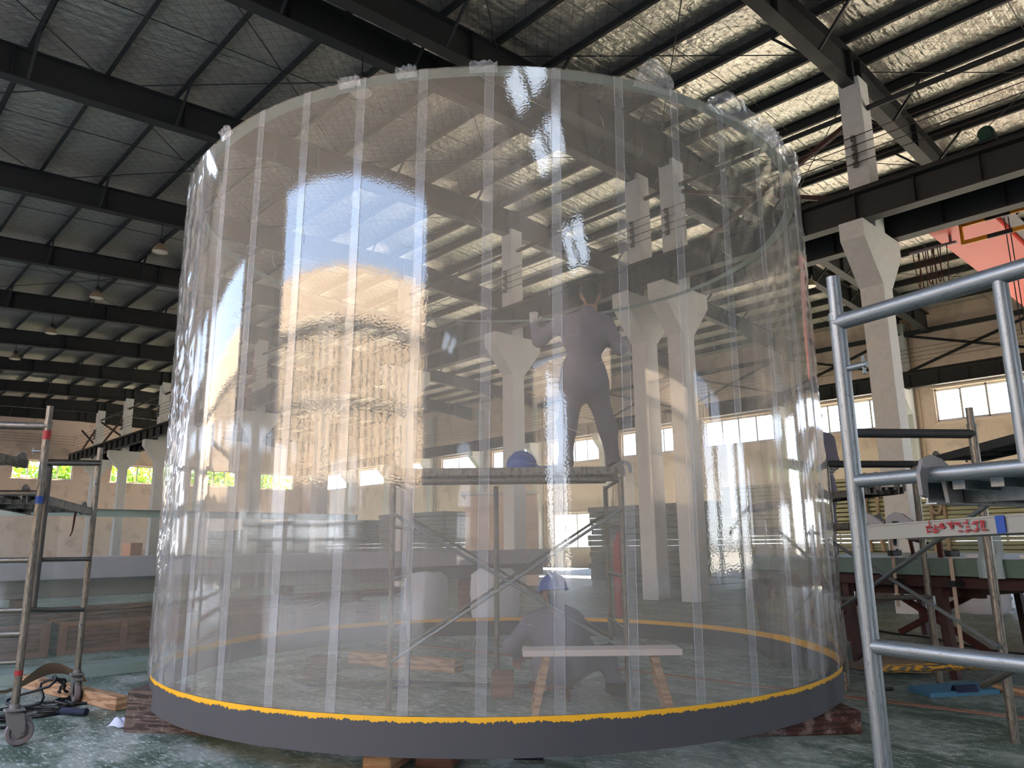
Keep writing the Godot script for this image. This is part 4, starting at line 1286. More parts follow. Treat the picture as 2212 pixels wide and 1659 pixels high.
	for k in 2:
		var o := Vector3(-0.05, 0, -0.10) * k
		plank("long grooved deck plank reaching behind the cylinder's right side, %s" % ("the upper one" if k == 0 else "just below the upper one"), Vector3(-5.6, 1.64 - k * 0.28, -9.2) + o, Vector3(-2.56, 1.64 - k * 0.28, -6.55) + o, Vector3(0.5, 0, -0.85), 0.3, M.worn_plank)
	# left tower
	t = thing("scaffold_tower", "worn grey castored scaffold frame left of the cylinder", "scaffold")
	var L1 := Vector3(-5.86, 0, -1.22); var L2 := Vector3(-7.11, 0, -1.89); var L3 := L1 + Vector3(-0.49, 0, 0.87) * 1.25
	var in1 := L1.lerp(L2, 0.1)
	castor(t, L1, 1.5); castor(t, L2, -0.1); castor(t, L3, 0.4)
	post(t, L1 + q * 0.22, L1 + q * 2.16, 0.024, M.worn_tube, true, [[1.85, (L3 - L1).normalized()]])
	post(t, L2 + q * 0.22, L2 + q * 2.05, 0.024, M.worn_tube, true, [[1.74, (L1 - L2).normalized()], [0.60, (L1 - L2).normalized()]])
	post(t, L3 + q * 0.22, L3 + q * 2.16, 0.024, M.worn_tube, true)
	rung(t, L1 + q * 1.775, L2 + q * 1.92, 0.024, M.dark_tube)
	rung(t, in1 + q * 1.135, L2 + q * 1.12, 0.016, M.dark_tube, true)
	rung(t, L1 + q * 0.82, L2 + q * 0.715, 0.018, M.dark_tube)
	post(t, in1 + q * 0.82, in1 + q * 1.79, 0.018, M.dark_tube, false)
	for e in [[2.02, 0.026], [1.57, 0.019], [1.135, 0.018], [0.82, 0.018], [0.673, 0.022], [0.50, 0.014]]: rung(t, L1 + q * e[0], L3 + q * e[0], e[1], M.worn_tube)
	for e in [[L1, 1.50, 0.05, "blue_tape"], [L1, 1.93, 0.06, "red_paint"], [L1, 0.42, 0.03, "red_paint"]]:
		mk = MB.new()
		mk.tube(e[0] + q * e[1], e[0] + q * (e[1] + e[2]), 0.0245, 18, -1.0, false)
		part(mk, "paint_mark", M[e[3]], t)
	plank("grey deck plank slung between the two posts of the left scaffold", L1 + Vector3(-0.10, 1.57, -0.02), L2 + Vector3(0.06, 1.535, 0.03), Vector3(-0.49, 0, 0.87), 0.46, M.worn_plank)
	plank("upper deck plank at the left edge, higher than the left scaffold's other plank", L1 + Vector3(-0.14, 1.80, 0.06), L1 + Vector3(0.55, 1.80, 0.55), Vector3(-0.6, 0, 0.8), 0.4, M.worn_plank)
	mk = MB.new()
	mk.path([Vector3(-6.72, 1.50, -1.66), Vector3(-6.725, 1.44, -1.655), Vector3(-6.715, 1.38, -1.65), Vector3(-6.735, 1.33, -1.65), Vector3(-6.745, 1.30, -1.64)], 0.009, 6, true, 0.004)
	solo(mk, "rag_strip", M.rust, "reddish rag strip hanging from the left scaffold plank", "rag")
	# tower inside the cylinder
	t = thing("scaffold_tower", "scaffold tower inside the cylinder under the standing worker", "scaffold")
	var FL := Vector3(-5.0, 0, -3.46); var FR := Vector3(-3.77, 0, -4.77); var pr := Vector3(-0.725, 0, -0.69)
	for v in [FL, FR, FL + pr, FR + pr, FL.lerp(FR, 0.44) + pr * 0.9]:
		post(t, v + q * 0.0, v + q * (1.86 if v == FL else 1.72), 0.023, M.worn_tube, v == FL)
	for v in [FL, FR]:
		for y in [0.55, 0.95, 1.35, 1.70]: rung(t, v + q * y, v + pr + q * y, 0.015, M.worn_tube)
	rung(t, FL + q * 1.70, FR + q * 1.70, 0.018, M.worn_tube)
	brace(t, FL + q * 1.45 + Vector3(0.03, 0, 0.03), FR + q * 0.40, M.galvanised, 0.013); brace(t, FL + q * 0.34, FR + q * 1.47 + Vector3(0.03, 0, 0.03), M.galvanised, 0.013)
	brace(t, FL + pr + q * 1.45, FR + pr + q * 0.40, M.worn_tube, 0.013); brace(t, FL + pr + q * 0.34, FR + pr + q * 1.47, M.worn_tube, 0.013)
	for k in 2:
		plank(["front deck plank under the standing worker, nearest the film-covered wall", "rear deck plank under the standing worker, with the blue helmet on it"][k], FL + pr * (0.02 + 0.50 * k) + q * 1.80, FR + pr * (0.02 + 0.50 * k) + q * 1.80, pr, 0.46, M.deck_dark if k else M.worn_plank)
	t = thing("safety_helmet", "blue safety helmet lying on the scaffold deck inside the cylinder", "helmet")
	helmet(t, Vector3(-4.45, 1.805, -4.34), Vector3(0.7, 0, -0.7), Vector3.UP, "shell")
	mk = MB.new()
	mk.grid(12, 8, func(u, v2): return Vector3(-4.40, 1.803, -4.42) + Vector3(0.66, 0, -0.72) * (u * 0.34) + Vector3(0.72, 0, 0.66) * (v2 - 0.5) * 0.2 + Vector3.UP * (0.05 * (1 - u) * sin(PI * v2) + 0.012 * sin(u * 9 + v2 * 5) * sin(PI * v2)), true)
	solo(mk, "cloth", M.helmet_blue, "blue cloth bundle beside the helmet on the scaffold deck", "cloth")

# ---------------------------------------------------------------- things on the floor and tables
func sawn(called: String, label: String, a: Vector3, b: Vector3, w: float, hgt: float, m: Material, group := "") -> MeshInstance3D:
	var mb := MB.new()
	mb.box(X(Vector3.ZERO), Vector3(a.distance_to(b), hgt, w), 0.006)
	var o := solo(mb, called, m, label, "timber", group)
	o.transform = look((a + b) * 0.5, b - a)
	return o

func build_things() -> void:
	extra_materials()
	people()
	scaffolds()
	table_area()
	left_side()
	around_cylinder()
	overhead()

func extra_materials() -> void:
	var y := mat("yellow_worn", Color.WHITE, 0.4)
	var n1 := noise(61, 0.03, 256, 256)
	y.albedo_texture = paint(256, 256, func(i): return Color(0.62, 0.44, 0.05).lerp(Color(0.23, 0.22, 0.21), smoothstep(0.42, 0.56, n1[i] / 255.0)))
	y.uv1_scale = Vector3(1, 2.0, 1)
	mat("dark_tube", Color(0.28, 0.28, 0.27), 0.4, 0.7)
	mapped(mat("check", Color.WHITE, 0.9), paint(64, 64, func(i):
		var x: int = i % 64; var yy: int = i / 64
		if x % 32 < 5 or yy % 32 < 5: return Color(0.75, 0.75, 0.72)
		if x % 32 > 26 or yy % 32 > 26: return Color(0.45, 0.30, 0.20)
		return Color(0.12, 0.17, 0.26)), Vector3(16, 16, 16), false)
	mat("pale_beam", Color(0.60, 0.58, 0.60), 0.8)
	mat("tan_paint", Color(0.46, 0.42, 0.40), 0.8)
	mat("webbing_old", Color(0.45, 0.41, 0.35), 0.95)
	mat("timber_red", Color(0.48, 0.33, 0.28), 0.85)
	mat("bench_top", Color(0.80, 0.76, 0.73), 0.7)
	mat("milky", Color(0.62, 0.68, 0.68, 0.75), 0.3).transparency = BaseMaterial3D.TRANSPARENCY_ALPHA

func table_area() -> void:
	# the bonding table: a thick green-edged acrylic slab on brown steel trestles
	var c := Vector3(-2.6, 0, -7.58); var td := Vector3(0.946, 0, 0.324); var nd := Vector3(0.324, 0, -0.946)
	var q := Vector3.UP
	var t := thing("acrylic_slab", "thick acrylic slab with a dull green edge lying on brown trestles", "slab")
	var mb := MB.new()
	mb.box(look(c + nd * 1.5 + td * 0.1 + q * 0.965, td), Vector3(5.6, 0.15, 3.0), 0.004)
	part(mb, "slab", M.slab_edge, t)
	t = thing("trestle_table", "dark brown steel trestle table under the green-edged slab", "table")
	for o in [0.12, 1.5, 2.85]:
		mb = MB.new()
		mb.bar(c - td * 2.7 + nd * o + q * 0.835, c + td * 2.85 + nd * o + q * 0.835, 0.10, 0.10, q, 0.004)
		part(mb, "rail", M.brown_steel, t)
	mb = MB.new()
	mb.bar(c - td * 2.3 + nd * 0.35 + q * 0.735, c + td * 0.35 + nd * 0.35 + q * 0.735, 0.08, 0.09, q, 0.004)
	part(mb, "rail", M.brown_steel, t)
	for s in [-2.2, -0.9, 0.14, 1.5, 2.6]:
		for o in [0.14, 1.5, 2.84]:
			mb = MB.new()
			mb.bar(c + td * s + nd * o, c + td * (s - 0.05) + nd * o + q * 0.79, 0.075, 0.075, td, 0.003)
			part(mb, "leg", M.brown_steel, t)
		mb = MB.new()
		mb.bar(c + td * s + nd * 0.14 + q * 0.74, c + td * s + nd * 2.84 + q * 0.74, 0.07, 0.08, q)
		part(mb, "crossbar", M.brown_steel, t)
	for e in [[-0.95, 0.10, 0.62, 0.08], [-0.15, -1.0, 0.68, 0.25], [0.55, 1.45, 0.76, 0.10], [-2.1, -1.2, 0.2, 0.72]]:
		mb = MB.new()
		mb.bar(c + td * e[0] + nd * 0.9 + q * e[2], c + td * e[1] + nd * 0.9 + q * e[3], 0.05, 0.055, q)
		part(mb, "diagonal", M.rust, t)
	# sash clamps gripping the slab
	var k := 0
	for s in [-0.22, 0.36, 1.06]:
		var p: Vector3 = c + td * s - nd * 0.045
		t = thing("bar_clamp", ["upright bar clamp on the slab edge beside the small white monitor", "upright bar clamp on the slab edge left of the draped plastic", "upright bar clamp on the slab edge by the wooden hand block"][k], "clamp", "bar clamps on the slab", Vector3.ZERO)
		mb = MB.new()
		mb.bar(p + q * [0.60, 0.30, 0.28][k], p + q * [1.42, 1.10, 1.10][k], 0.012, 0.030, td)
		part(mb, "bar", M.conduit, t)
		for y in [1.085, 0.83]:
			mb = MB.new()
			mb.box(look(p + q * y + nd * 0.03, td), Vector3(0.06, 0.05, 0.13), 0.006)
			part(mb, "jaw", M.black_steel, t)
		mb = MB.new()
		mb.tube(p + nd * 0.07 + q * 1.06, p + nd * 0.07 + q * 1.12, 0.012, 8)
		part(mb, "screw", M.black_steel, t)
		k += 1
	t = thing("monitor", "small white monitor with a dark screen standing on the slab", "monitor", "", Vector3(-2.86, 1.04, -7.80))
	mb = MB.new()
	mb.box(Transform3D(Basis(q, -0.5) * Basis(Vector3.RIGHT, -0.12), Vector3(0, 0.165, 0)), Vector3(0.10, 0.13, 0.022), 0.005)
	mb.box(X(Vector3(0.005, 0.045, 0), -0.5), Vector3(0.095, 0.09, 0.05), 0.004)
	part(mb, "case", M.white_plastic, t)
	mb = MB.new()
	mb.box(Transform3D(Basis(q, -0.5) * Basis(Vector3.RIGHT, -0.12), Vector3(0, 0.165, 0)) * X(Vector3(0, 0, 0.012)), Vector3(0.078, 0.10, 0.003))
	part(mb, "screen", M.screen_dark, t)
	t = thing("angle_prop", "rust-brown steel prop leaning over the slab behind the monitor", "prop")
	mb = MB.new()
	mb.bar(Vector3(-2.78, 1.045, -7.95), Vector3(-2.42, 1.27, -8.05), 0.026, 0.026, q)
	part(mb, "strut", M.rust, t)
	mb = MB.new()
	mb.bar(Vector3(-2.86, 1.22, -8.2), Vector3(-2.66, 1.165, -8.1), 0.03, 0.03, q)
	mb.bar(Vector3(-2.86, 1.22, -8.2), Vector3(-2.84, 1.04, -8.2), 0.03, 0.03, Vector3.RIGHT)
	part(mb, "arm", M.rust, t)
	t = thing("steel_stand", "low dark steel stand on the slab behind the draped plastic", "stand")
	mb = MB.new()
	mb.bar(Vector3(-2.54, 1.285, -7.97), Vector3(-1.55, 1.285, -7.62), 0.06, 0.035, q, 0.004)
	part(mb, "top_bar", M.black_steel, t)
	for s in [0.02, 0.93]:
		mb = MB.new()
		mb.bar(Vector3(-2.54, 1.04, -7.97).lerp(Vector3(-1.55, 1.04, -7.62), s), Vector3(-2.54, 1.27, -7.97).lerp(Vector3(-1.55, 1.27, -7.62), s), 0.04, 0.04, Vector3.RIGHT)
		part(mb, "upright", M.rust if s < 0.5 else M.black_steel, t)
	mb = MB.new()   # milky plastic draped over the slab edge
	mb.grid(10, 14, func(u, v2):
		var w := 0.008 * sin(u * 11 + v2 * 3) + 0.006 * sin(u * 23)
		var hgt := lerpf(1.36, 0.885, v2)
		var out := -0.02 - (0.05 * smoothstep(0.55, 0.7, v2)) + w
		return c + td * (0.58 + u * 0.22 + 0.02 * v2) + nd * (0.02 + out) + q * hgt, true)
	solo(mb, "plastic_sheet", M.milky, "milky plastic strip draped over the edge of the green slab", "plastic sheet")
	mb = MB.new()
	mb.box(look(c + td * 0.98 + nd * 0.35 + q * 1.13, td + q * 0.12), Vector3(0.07, 0.18, 0.07), 0.02)
	solo(mb, "wood_block", M.timber, "upright wooden hand block on the slab right of the draped plastic", "block")
	for e in [[0.0, "left of the draped plastic"], [0.86, "right of the draped plastic"]]:
		mb = MB.new()
		mb.box(look(c + td * (0.42 + e[0] * 0.55) + nd * 0.2 + q * 1.058, td), Vector3(0.13, 0.035, 0.09), 0.004)
		solo(mb, "white_pad", M.white_plastic, "small white foam pad on the slab %s" % e[1], "pad")
	# stacks of acrylic sheets beyond the middle columns
	var sh := MB.new()
	sh.box(X(Vector3.ZERO), Vector3(3.6, 0.068, 1.8), 0.008)
	var sm := sh.mesh()
	for st in 2:
		for i in 24 if st == 0 else 20:
			var o := MeshInstance3D.new()
			o.name = numbered("acrylic_sheet"); o.mesh = sm
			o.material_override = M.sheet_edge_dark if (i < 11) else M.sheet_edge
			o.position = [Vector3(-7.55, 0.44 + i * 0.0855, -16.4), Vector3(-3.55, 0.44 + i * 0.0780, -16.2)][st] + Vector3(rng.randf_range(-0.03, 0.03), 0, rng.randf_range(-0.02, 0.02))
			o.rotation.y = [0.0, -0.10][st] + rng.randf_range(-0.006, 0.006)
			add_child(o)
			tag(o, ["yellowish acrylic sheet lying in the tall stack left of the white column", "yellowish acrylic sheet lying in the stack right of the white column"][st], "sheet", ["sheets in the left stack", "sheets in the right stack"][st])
	var dk := MB.new()   # dark stacks farther down the far aisle, seen through the cylinder
	dk.box(X(Vector3.ZERO), Vector3(4.2, 0.15, 2.0), 0.006)
	var dm := dk.mesh()
	var xs := [-12.9, -24.0, -29.3, -35.2, -41.0]
	for st in 5:
		for i in [14, 15, 14, 15, 13][st]:
			var o := MeshInstance3D.new()
			o.name = numbered("thick_sheet"); o.mesh = dm; o.material_override = M.dark_sheet
			o.position = Vector3(xs[st] + rng.randf_range(-0.05, 0.05), 0.08 + i * 0.162, -18.4 + rng.randf_range(-0.05, 0.05))
			add_child(o)
			tag(o, "dark thick acrylic sheet in the %s stack seen through the cylinder" % ["nearest", "second", "third", "fourth", "farthest"][st], "sheet", "dark sheets in the %s stack" % ["nearest", "second", "third", "fourth", "farthest"][st])
	for st in 2:
		for j in 2:
			t = thing("stack_bearer", "timber bearer under the stacked acrylic sheets %s the white column" % ["left of", "right of"][st], "bearer", "bearers under the sheet stacks")
			mb = MB.new()
			mb.box(X(Vector3([-8.7, -6.4, -4.8, -2.4][st * 2 + j], 0.2, -16.3)), Vector3(0.2, 0.4, 1.8), 0.01)
			part(mb, "bearer", M.crate_wood, t)
	for e in [[-6.15, -15.48, 2.50, "left"], [-4.95, -15.42, 2.0, "right"]]:
		t = thing("lifting_strap", "pale lifting strap hanging over the %s stack of acrylic sheets" % e[3], "strap")
		for j in 2:
			mb = MB.new()
			var xo: float = e[0] + j * 0.22
			var topy: float = e[2]
			mb.path([Vector3(xo, topy - 0.03, e[1] - 0.9), Vector3(xo, topy + 0.01, e[1] - 0.1), Vector3(xo + 0.01, topy - 0.06, e[1] + 0.02), Vector3(xo + 0.03, topy - 0.6, e[1] + 0.05), Vector3(xo + 0.02, topy - 1.1, e[1] + 0.06), Vector3(xo + 0.06, topy - 1.5, e[1] + 0.05)], 0.035, 8)
			part(mb, "webbing", M.webbing, t)
		mb = MB.new()
		mb.path(range(14).map(func(i): return Vector3(e[0] + 0.11 + 0.11 * cos(i / 13.0 * PI), e[2] - 0.02 - 0.30 * sin(i / 13.0 * PI), e[1] + 0.06)), 0.03, 8)
		part(mb, "loop", M.webbing, t)
	# beyond: a site cabin and bulk bags seen through the cylinder
	t = thing("site_cabin", "cream site cabin with dark windows beyond the middle columns, seen through the cylinder", "cabin", "", Vector3(-18.6, 0, -17.2))
	mb = MB.new()
	mb.box(X(Vector3(0, 1.35, 0), -0.75), Vector3(4.2, 2.7, 2.2), 0.02)
	part(mb, "shell", M.plaster, t)
	mb = MB.new()
	mb.box(X(Vector3(0, 2.74, 0), -0.75), Vector3(4.5, 0.1, 2.5), 0.01)
	part(mb, "roof", M.white_paint, t)
	for s in [-1.2, 0.6]:
		mb = MB.new()
		mb.box(X(Vector3.ZERO, -0.75) * X(Vector3(s, 1.7, 1.11)), Vector3(1.1, 0.9, 0.05), 0.01)
		part(mb, "window", M.screen_dark, t)
	for e in [[-9.75, -7.4, 0.33, 0.80, "left of the other"], [-8.65, -7.85, 0.36, 0.86, "right of the other"], [-4.2, -14.9, 0.45, 0.45, "slumped at the foot of the right sheet stack"]]:
		mb = MB.new()
		var e2: Array = e
		var f := FastNoiseLite.new(); f.seed = int(absf(e[0] * 10)); f.frequency = 1.2
		mb.grid(20, 10, func(u, v2):
			var a: float = u * TAU
			var r: float = e2[2] * (0.92 + 0.12 * sin(PI * v2)) * (1.0 if v2 < 0.85 else lerpf(1.0, 0.1, (v2 - 0.85) / 0.15)) * (1 + 0.10 * f.get_noise_3d(cos(a) * 2, v2 * 4, sin(a) * 2))
			return Vector3(e2[0] + cos(a) * r, e2[3] * minf(v2 * 1.1, 1.0) + 0.02 * f.get_noise_2d(a, v2), e2[1] - sin(a) * r))
		solo(mb, "bulk_bag", M.sack_white, "white bulk bag standing on the floor behind the cylinder, %s" % e[4] if e[3] > 0.5 else "white sack slumped at the foot of the right sheet stack", "bag")
	t = thing("oxygen_bottle", "red gas cylinder standing behind the acrylic cylinder near the bonding table", "gas cylinder", "", Vector3(-8.3, 0, -10.4))
	mb = MB.new()
	mb.lathe(X(Vector3.ZERO), [Vector2(0, 0), Vector2(0.115, 0), Vector2(0.115, 1.15), Vector2(0.09, 1.27), Vector2(0.035, 1.33), Vector2(0.035, 1.40), Vector2(0, 1.40)], 18)
	part(mb, "body", M.red_paint, t)
	mb = MB.new()
	mb.tube(Vector3(-0.05, 1.42, 0), Vector3(0.05, 1.42, 0), 0.02, 8)
	part(mb, "valve", M.cast_grey, t)

func left_side() -> void:
	# an acrylic tank wall standing on the floor at the left
	var t := thing("acrylic_tank", "clear acrylic tank wall with a pale green top edge, left of the cylinder", "tank")
	var pts := []
	for i in 12: pts.append(Vector3(-8.55, 0, -5.4 + i * 0.295))
	for i in range(1, 9):
		var a := PI * 0.5 * i / 8.0
		pts.append(Vector3(-8.55 - 1.5 * (1 - cos(a)), 0, -2.15 + 1.5 * sin(a)))
	var thk := 0.09; var hgt := 1.60
	var nrm := func(i: int) -> Vector3:
		var d: Vector3 = (pts[mini(i + 1, pts.size() - 1)] - pts[maxi(i - 1, 0)]).normalized()
		return Vector3(d.z, 0, -d.x)
	for side in 2:
		var mb := MB.new()
		mb.grid(pts.size() - 1, 1, func(u, v2):
			var i := int(round(u * (pts.size() - 1)))
			return pts[i] - nrm.call(i) * thk * side + Vector3.UP * (0.09 + v2 * (hgt - 0.09)))
		part(mb, "clear_face", M.slab_clear, t)
	var mb2 := MB.new()
	mb2.grid(pts.size() - 1, 1, func(u, v2):
		var i := int(round(u * (pts.size() - 1)))
		return pts[i] - nrm.call(i) * thk * v2 + Vector3.UP * hgt, true)
	mb2.grid(pts.size() - 1, 1, func(u, v2):
		var i := int(round(u * (pts.size() - 1)))
		return pts[i] - nrm.call(i) * (thk * 0.5) + Vector3.UP * (hgt - 0.075 + v2 * 0.075), true)
	part(mb2, "top_edge", M.slab_edge_pale, t)
	mb2 = MB.new()
	mb2.grid(pts.size() - 1, 1, func(u, v2):
		var i := int(round(u * (pts.size() - 1)))
		return pts[i] + nrm.call(i) * (0.20 - 0.45 * v2) + Vector3.UP * 0.092)
	mb2.grid(pts.size() - 1, 1, func(u, v2):
		var i := int(round(u * (pts.size() - 1)))
		return pts[i] + nrm.call(i) * 0.20 + Vector3.UP * (0.0 + 0.092 * v2))
	part(mb2, "base_flange", M.slab_edge_pale, t)
	# what stands behind the tank wall
	t = thing("box_beam", "long pale painted steel beam on supports behind the clear tank wall", "beam")
	var mb := MB.new()
	mb.bar(Vector3(-10.7, 0.98, 1.6), Vector3(-10.7, 0.98, -11), 0.50, 0.26, Vector3.UP, 0.01)
	part(mb, "beam", M.pale_beam, t)
	mb = MB.new()
	mb.bar(Vector3(-10.9, 0.74, 1.6), Vector3(-10.9, 0.74, -11), 0.40, 0.22, Vector3.UP, 0.01)
	part(mb, "lower_beam", M.tan_paint, t)
	for z in [0.8, -2.2, -5.6, -9.2]:
		mb = MB.new()
		mb.box(X(Vector3(-10.9, 0.315, z)), Vector3(0.3, 0.63, 0.18), 0.01)
		part(mb, "support", M.crate_wood, t)
	for k in 3:
		sawn("plank", ["brown timber plank behind the tank wall, lowest of three", "brown timber plank behind the tank wall, middle of three", "brown timber plank behind the tank wall, topmost of three"][k], Vector3(-10.45 + k * 0.02, 0.40 + k * 0.055, 1.2), Vector3(-10.45 + k * 0.05, 0.40 + k * 0.055, -6.6 - k * 0.8), 0.22, 0.05, M.crate_wood)
	for k in 5:
		t = thing("wooden_crate", ["battened brown wooden crate behind the tank wall, leftmost in view", "battened brown wooden crate behind the tank wall, second from the left", "battened brown wooden crate behind the tank wall, third from the left", "battened brown wooden crate behind the tank wall, fourth from the left", "battened brown wooden crate behind the tank wall, nearest the cylinder"][k], "crate", "crates behind the tank wall", Vector3(-10.5, 0, -0.2 - k * 1.5))
		mb = MB.new()
		mb.box(X(Vector3(0, 0.19, 0)), Vector3(0.42, 0.34, 1.38))
		part(mb, "panel", M.crate_wood, t)
		for z in [-0.66, 0.0, 0.66]:
			mb = MB.new()
			mb.box(X(Vector3(0.225, 0.185, z)), Vector3(0.03, 0.37, 0.09), 0.004)
			part(mb, "batten", M.timber_red, t)
		for y in [0.03, 0.345]:
			mb = MB.new()
			mb.box(X(Vector3(0.222, y, 0)), Vector3(0.025, 0.06, 1.40), 0.004)
			part(mb, "batten", M.timber_red, t)
	mb = MB.new()
	mb.box(X(Vector3(-10.62, 1.195, -3.32), 0.3), Vector3(0.17, 0.16, 0.17), 0.004)
	solo(mb, "cardboard_box", M.cardboard, "small brown box standing on the pale beam behind the tank wall", "box")
	# floor on the left
	sawn("timber_beam", "long light timber lying on the floor from the left scaffold to the dark block", Vector3(-8.28, 0.05, -1.77), Vector3(-6.50, 0.05, -2.06), 0.10, 0.10, M.timber)
	mb = MB.new()
	mb.grid(24, 4, func(u, v2):
		var p := Vector3(-8.02, 0.0, -1.50).lerp(Vector3(-7.50, 0.0, -2.05), u)
		return p + Vector3(0.20, 0.13, 0.12) * (v2 - 0.5) * (0.25 + 0.65 * smoothstep(0.2, 0.7, u)) + Vector3.UP * (0.02 + 0.185 * smoothstep(0.1, 0.65, u) - 0.07 * smoothstep(0.7, 1.0, u)), true)
	solo(mb, "lifting_strap", M.webbing_old, "broad worn strap curling over the light timber at the left", "strap")
	for k in 6:
		mb = MB.new()
		var f := FastNoiseLite.new(); f.seed = 80 + k; f.frequency = 0.3
		var pp := []
		for i in 40:
			var u := i / 39.0
			var p := Vector3(-6.55, 0, -0.95).lerp(Vector3(-7.16, 0, -1.95), u)
			p += Vector3(-0.75, 0, 0.45) * (f.get_noise_1d(u * 6.0) * 0.55 + (k - 2.5) * 0.05) + Vector3.UP * (0.012 + 0.012 * k * 0.5)
			if k >= 4: p.y += 0.10 * exp(-pow((u - 0.82) / 0.12, 2.0)) * (1.0 + 0.15 * k)
			pp.append(p)
		mb.path(pp, 0.011, 7)
		solo(mb, "cable", M.black_rubber, "black cable in the tangle on the floor by the left scaffold's castor", "cable", "cables by the left scaffold")
	t = thing("cloth_roll", "dark blue rolled cloth lying on the floor left of the dark block", "cloth", "", Vector3(-6.58, 0.0, -1.75))
	mb = MB.new()
	mb.path([Vector3(-0.10, 0.024, 0.05), Vector3(-0.05, 0.027, 0.028), Vector3(0.06, 0.026, -0.035), Vector3(0.105, 0.03, -0.06)], 0.026, 10)
	part(mb, "roll", M.navy, t)
	mb = MB.new()
	mb.box(look(Vector3(-0.125, 0.012, 0.075), Vector3(0.8, 0.1, -0.4)), Vector3(0.06, 0.022, 0.045), 0.008)
	part(mb, "loose_end", M.navy, t)

func around_cylinder() -> void:
	# timber blocks under and beside the foot
	var mb := MB.new()
	mb.prism(X(Vector3.ZERO), PackedVector2Array([Vector2(0, 0), Vector2(0.95, 0), Vector2(0.95, 0.14), Vector2(0.30, 0.14), Vector2(0.27, 0.262), Vector2(0.01, 0.268)]), 0.30)
	var o := solo(mb, "timber_block", M.old_timber, "weathered dark timber block under the left side of the cylinder", "timber", "timber blocks under the cylinder")
	o.transform = look(Vector3(-5.82, 0, -1.96), Vector3(0.80, 0, -0.60))
	mb = MB.new()
	mb.box(X(Vector3.ZERO), Vector3(0.95, 0.142, 0.24), 0.012)
	o = solo(mb, "timber_block", M.red_timber, "reddish timber block with pale stains under the right side of the cylinder", "timber", "timber blocks under the cylinder")
	o.transform = look(Vector3(-2.60, 0.071, -4.86), Vector3(0.62, 0, -0.78))
	var t := thing("timber_block", "sawn timber block with a blue pen mark under the front of the cylinder", "timber", "timber blocks under the cylinder")
	mb = MB.new()
	mb.box(look(Vector3(-3.88, 0.07, -2.78), Vector3(0.48, 0, 0.87)), Vector3(0.62, 0.14, 0.17), 0.008)
	part(mb, "block", M.timber, t)
	mb = MB.new()
	mb.box(look(Vector3(-3.755, 0.1405, -2.585), Vector3(0.87, 0, -0.48)), Vector3(0.11, 0.002, 0.016))
	part(mb, "pen_mark", M.blue_tape, t)
	mb = MB.new()
	mb.box(X(Vector3(-3.63, 0.068, -2.86), 0.6), Vector3(0.22, 0.135, 0.20), 0.01)
	solo(mb, "timber_block", M.crate_wood, "short brown timber block beside the marked one under the cylinder's front", "timber", "timber blocks under the cylinder")
	t = thing("bottle", "small blue bottle lying under the front of the cylinder", "bottle")
	mb = MB.new()
	mb.tube(Vector3(-3.33, 0.05, -3.16), Vector3(-3.20, 0.05, -3.26), 0.030, 14)
	part(mb, "body", M.navy, t)
	mb = MB.new()
	mb.tube(Vector3(-3.36, 0.05, -3.135), Vector3(-3.33, 0.05, -3.16), 0.026, 14)
	part(mb, "cap", M.helmet_blue, t)
	mb = MB.new()
	mb.grid(10, 8, func(u, v2): return Vector3(-5.93, 0.0, -1.79) + Vector3(0.09 * u, 0.012 + 0.085 * sin(PI * u) * sin(PI * clampf(v2, 0.05, 0.95)) * (0.8 + 0.3 * sin(v2 * 9)), -0.09 * v2 - 0.05 * u), true)
	solo(mb, "white_rag", M.white_cloth, "crumpled white rag pushed against the left timber block", "rag")
	# inside the cylinder
	t = thing("bench", "low pale wooden bench standing inside the cylinder", "bench")
	var bd := Vector3(0.69, 0, -0.72); var bn := Vector3(-0.72, 0, -0.69); var b0 := Vector3(-4.13, 0, -4.03)
	mb = MB.new()
	mb.box(look(b0 + bd * 0.57 + bn * 0.115 + Vector3.UP * 0.425, bd), Vector3(1.16, 0.045, 0.24), 0.004)
	part(mb, "seat", M.bench_top, t)
	for s in [0.17, 0.95]:
		for k in 2:
			mb = MB.new()
			mb.bar(b0 + bd * (s - 0.10 * (1 if s < 0.5 else -1)) + bn * (-0.03 + 0.30 * k), b0 + bd * s + bn * (0.05 + 0.13 * k) + Vector3.UP * 0.405, 0.06, 0.05, bd, 0.004)
			part(mb, "leg", M.timber, t)
		mb = MB.new()
		mb.bar(b0 + bd * (s - 0.03 * (1 if s < 0.5 else -1)) + bn * 0.0 + Vector3.UP * 0.2, b0 + bd * (s - 0.03 * (1 if s < 0.5 else -1)) + bn * 0.23 + Vector3.UP * 0.2, 0.03, 0.06)
		part(mb, "stretcher", M.timber, t)
	t = thing("stool", "small brown wooden stool under the crouching worker", "stool")
	mb = MB.new()
	mb.box(look(Vector3(-4.42, 0.105, -4.60), bd), Vector3(0.34, 0.03, 0.22), 0.004)
	part(mb, "seat", M.crate_wood, t)
	for s in [-0.13, 0.13]:
		mb = MB.new()
		mb.box(look(Vector3(-4.42, 0.045, -4.60) + bd * s, bd), Vector3(0.03, 0.09, 0.2), 0.003)
		part(mb, "leg", M.crate_wood, t)
	mb = MB.new()
	mb.box(look(Vector3(-4.72, 0.11, -4.36), bd), Vector3(0.18, 0.20, 0.14), 0.006)
	solo(mb, "wooden_box", M.crate_wood, "brown wooden box standing left of the crouching worker", "box")
	sawn("timber_beam", "light timber lying on the floor inside the cylinder behind the scaffold posts", Vector3(-7.25, 0.06, -4.55), Vector3(-5.95, 0.06, -4.92), 0.14, 0.12, M.timber)
	mb = MB.new()
	mb.box(X(Vector3(-6.60, 0.11, -3.80), 0.7), Vector3(0.22, 0.20, 0.20), 0.008)
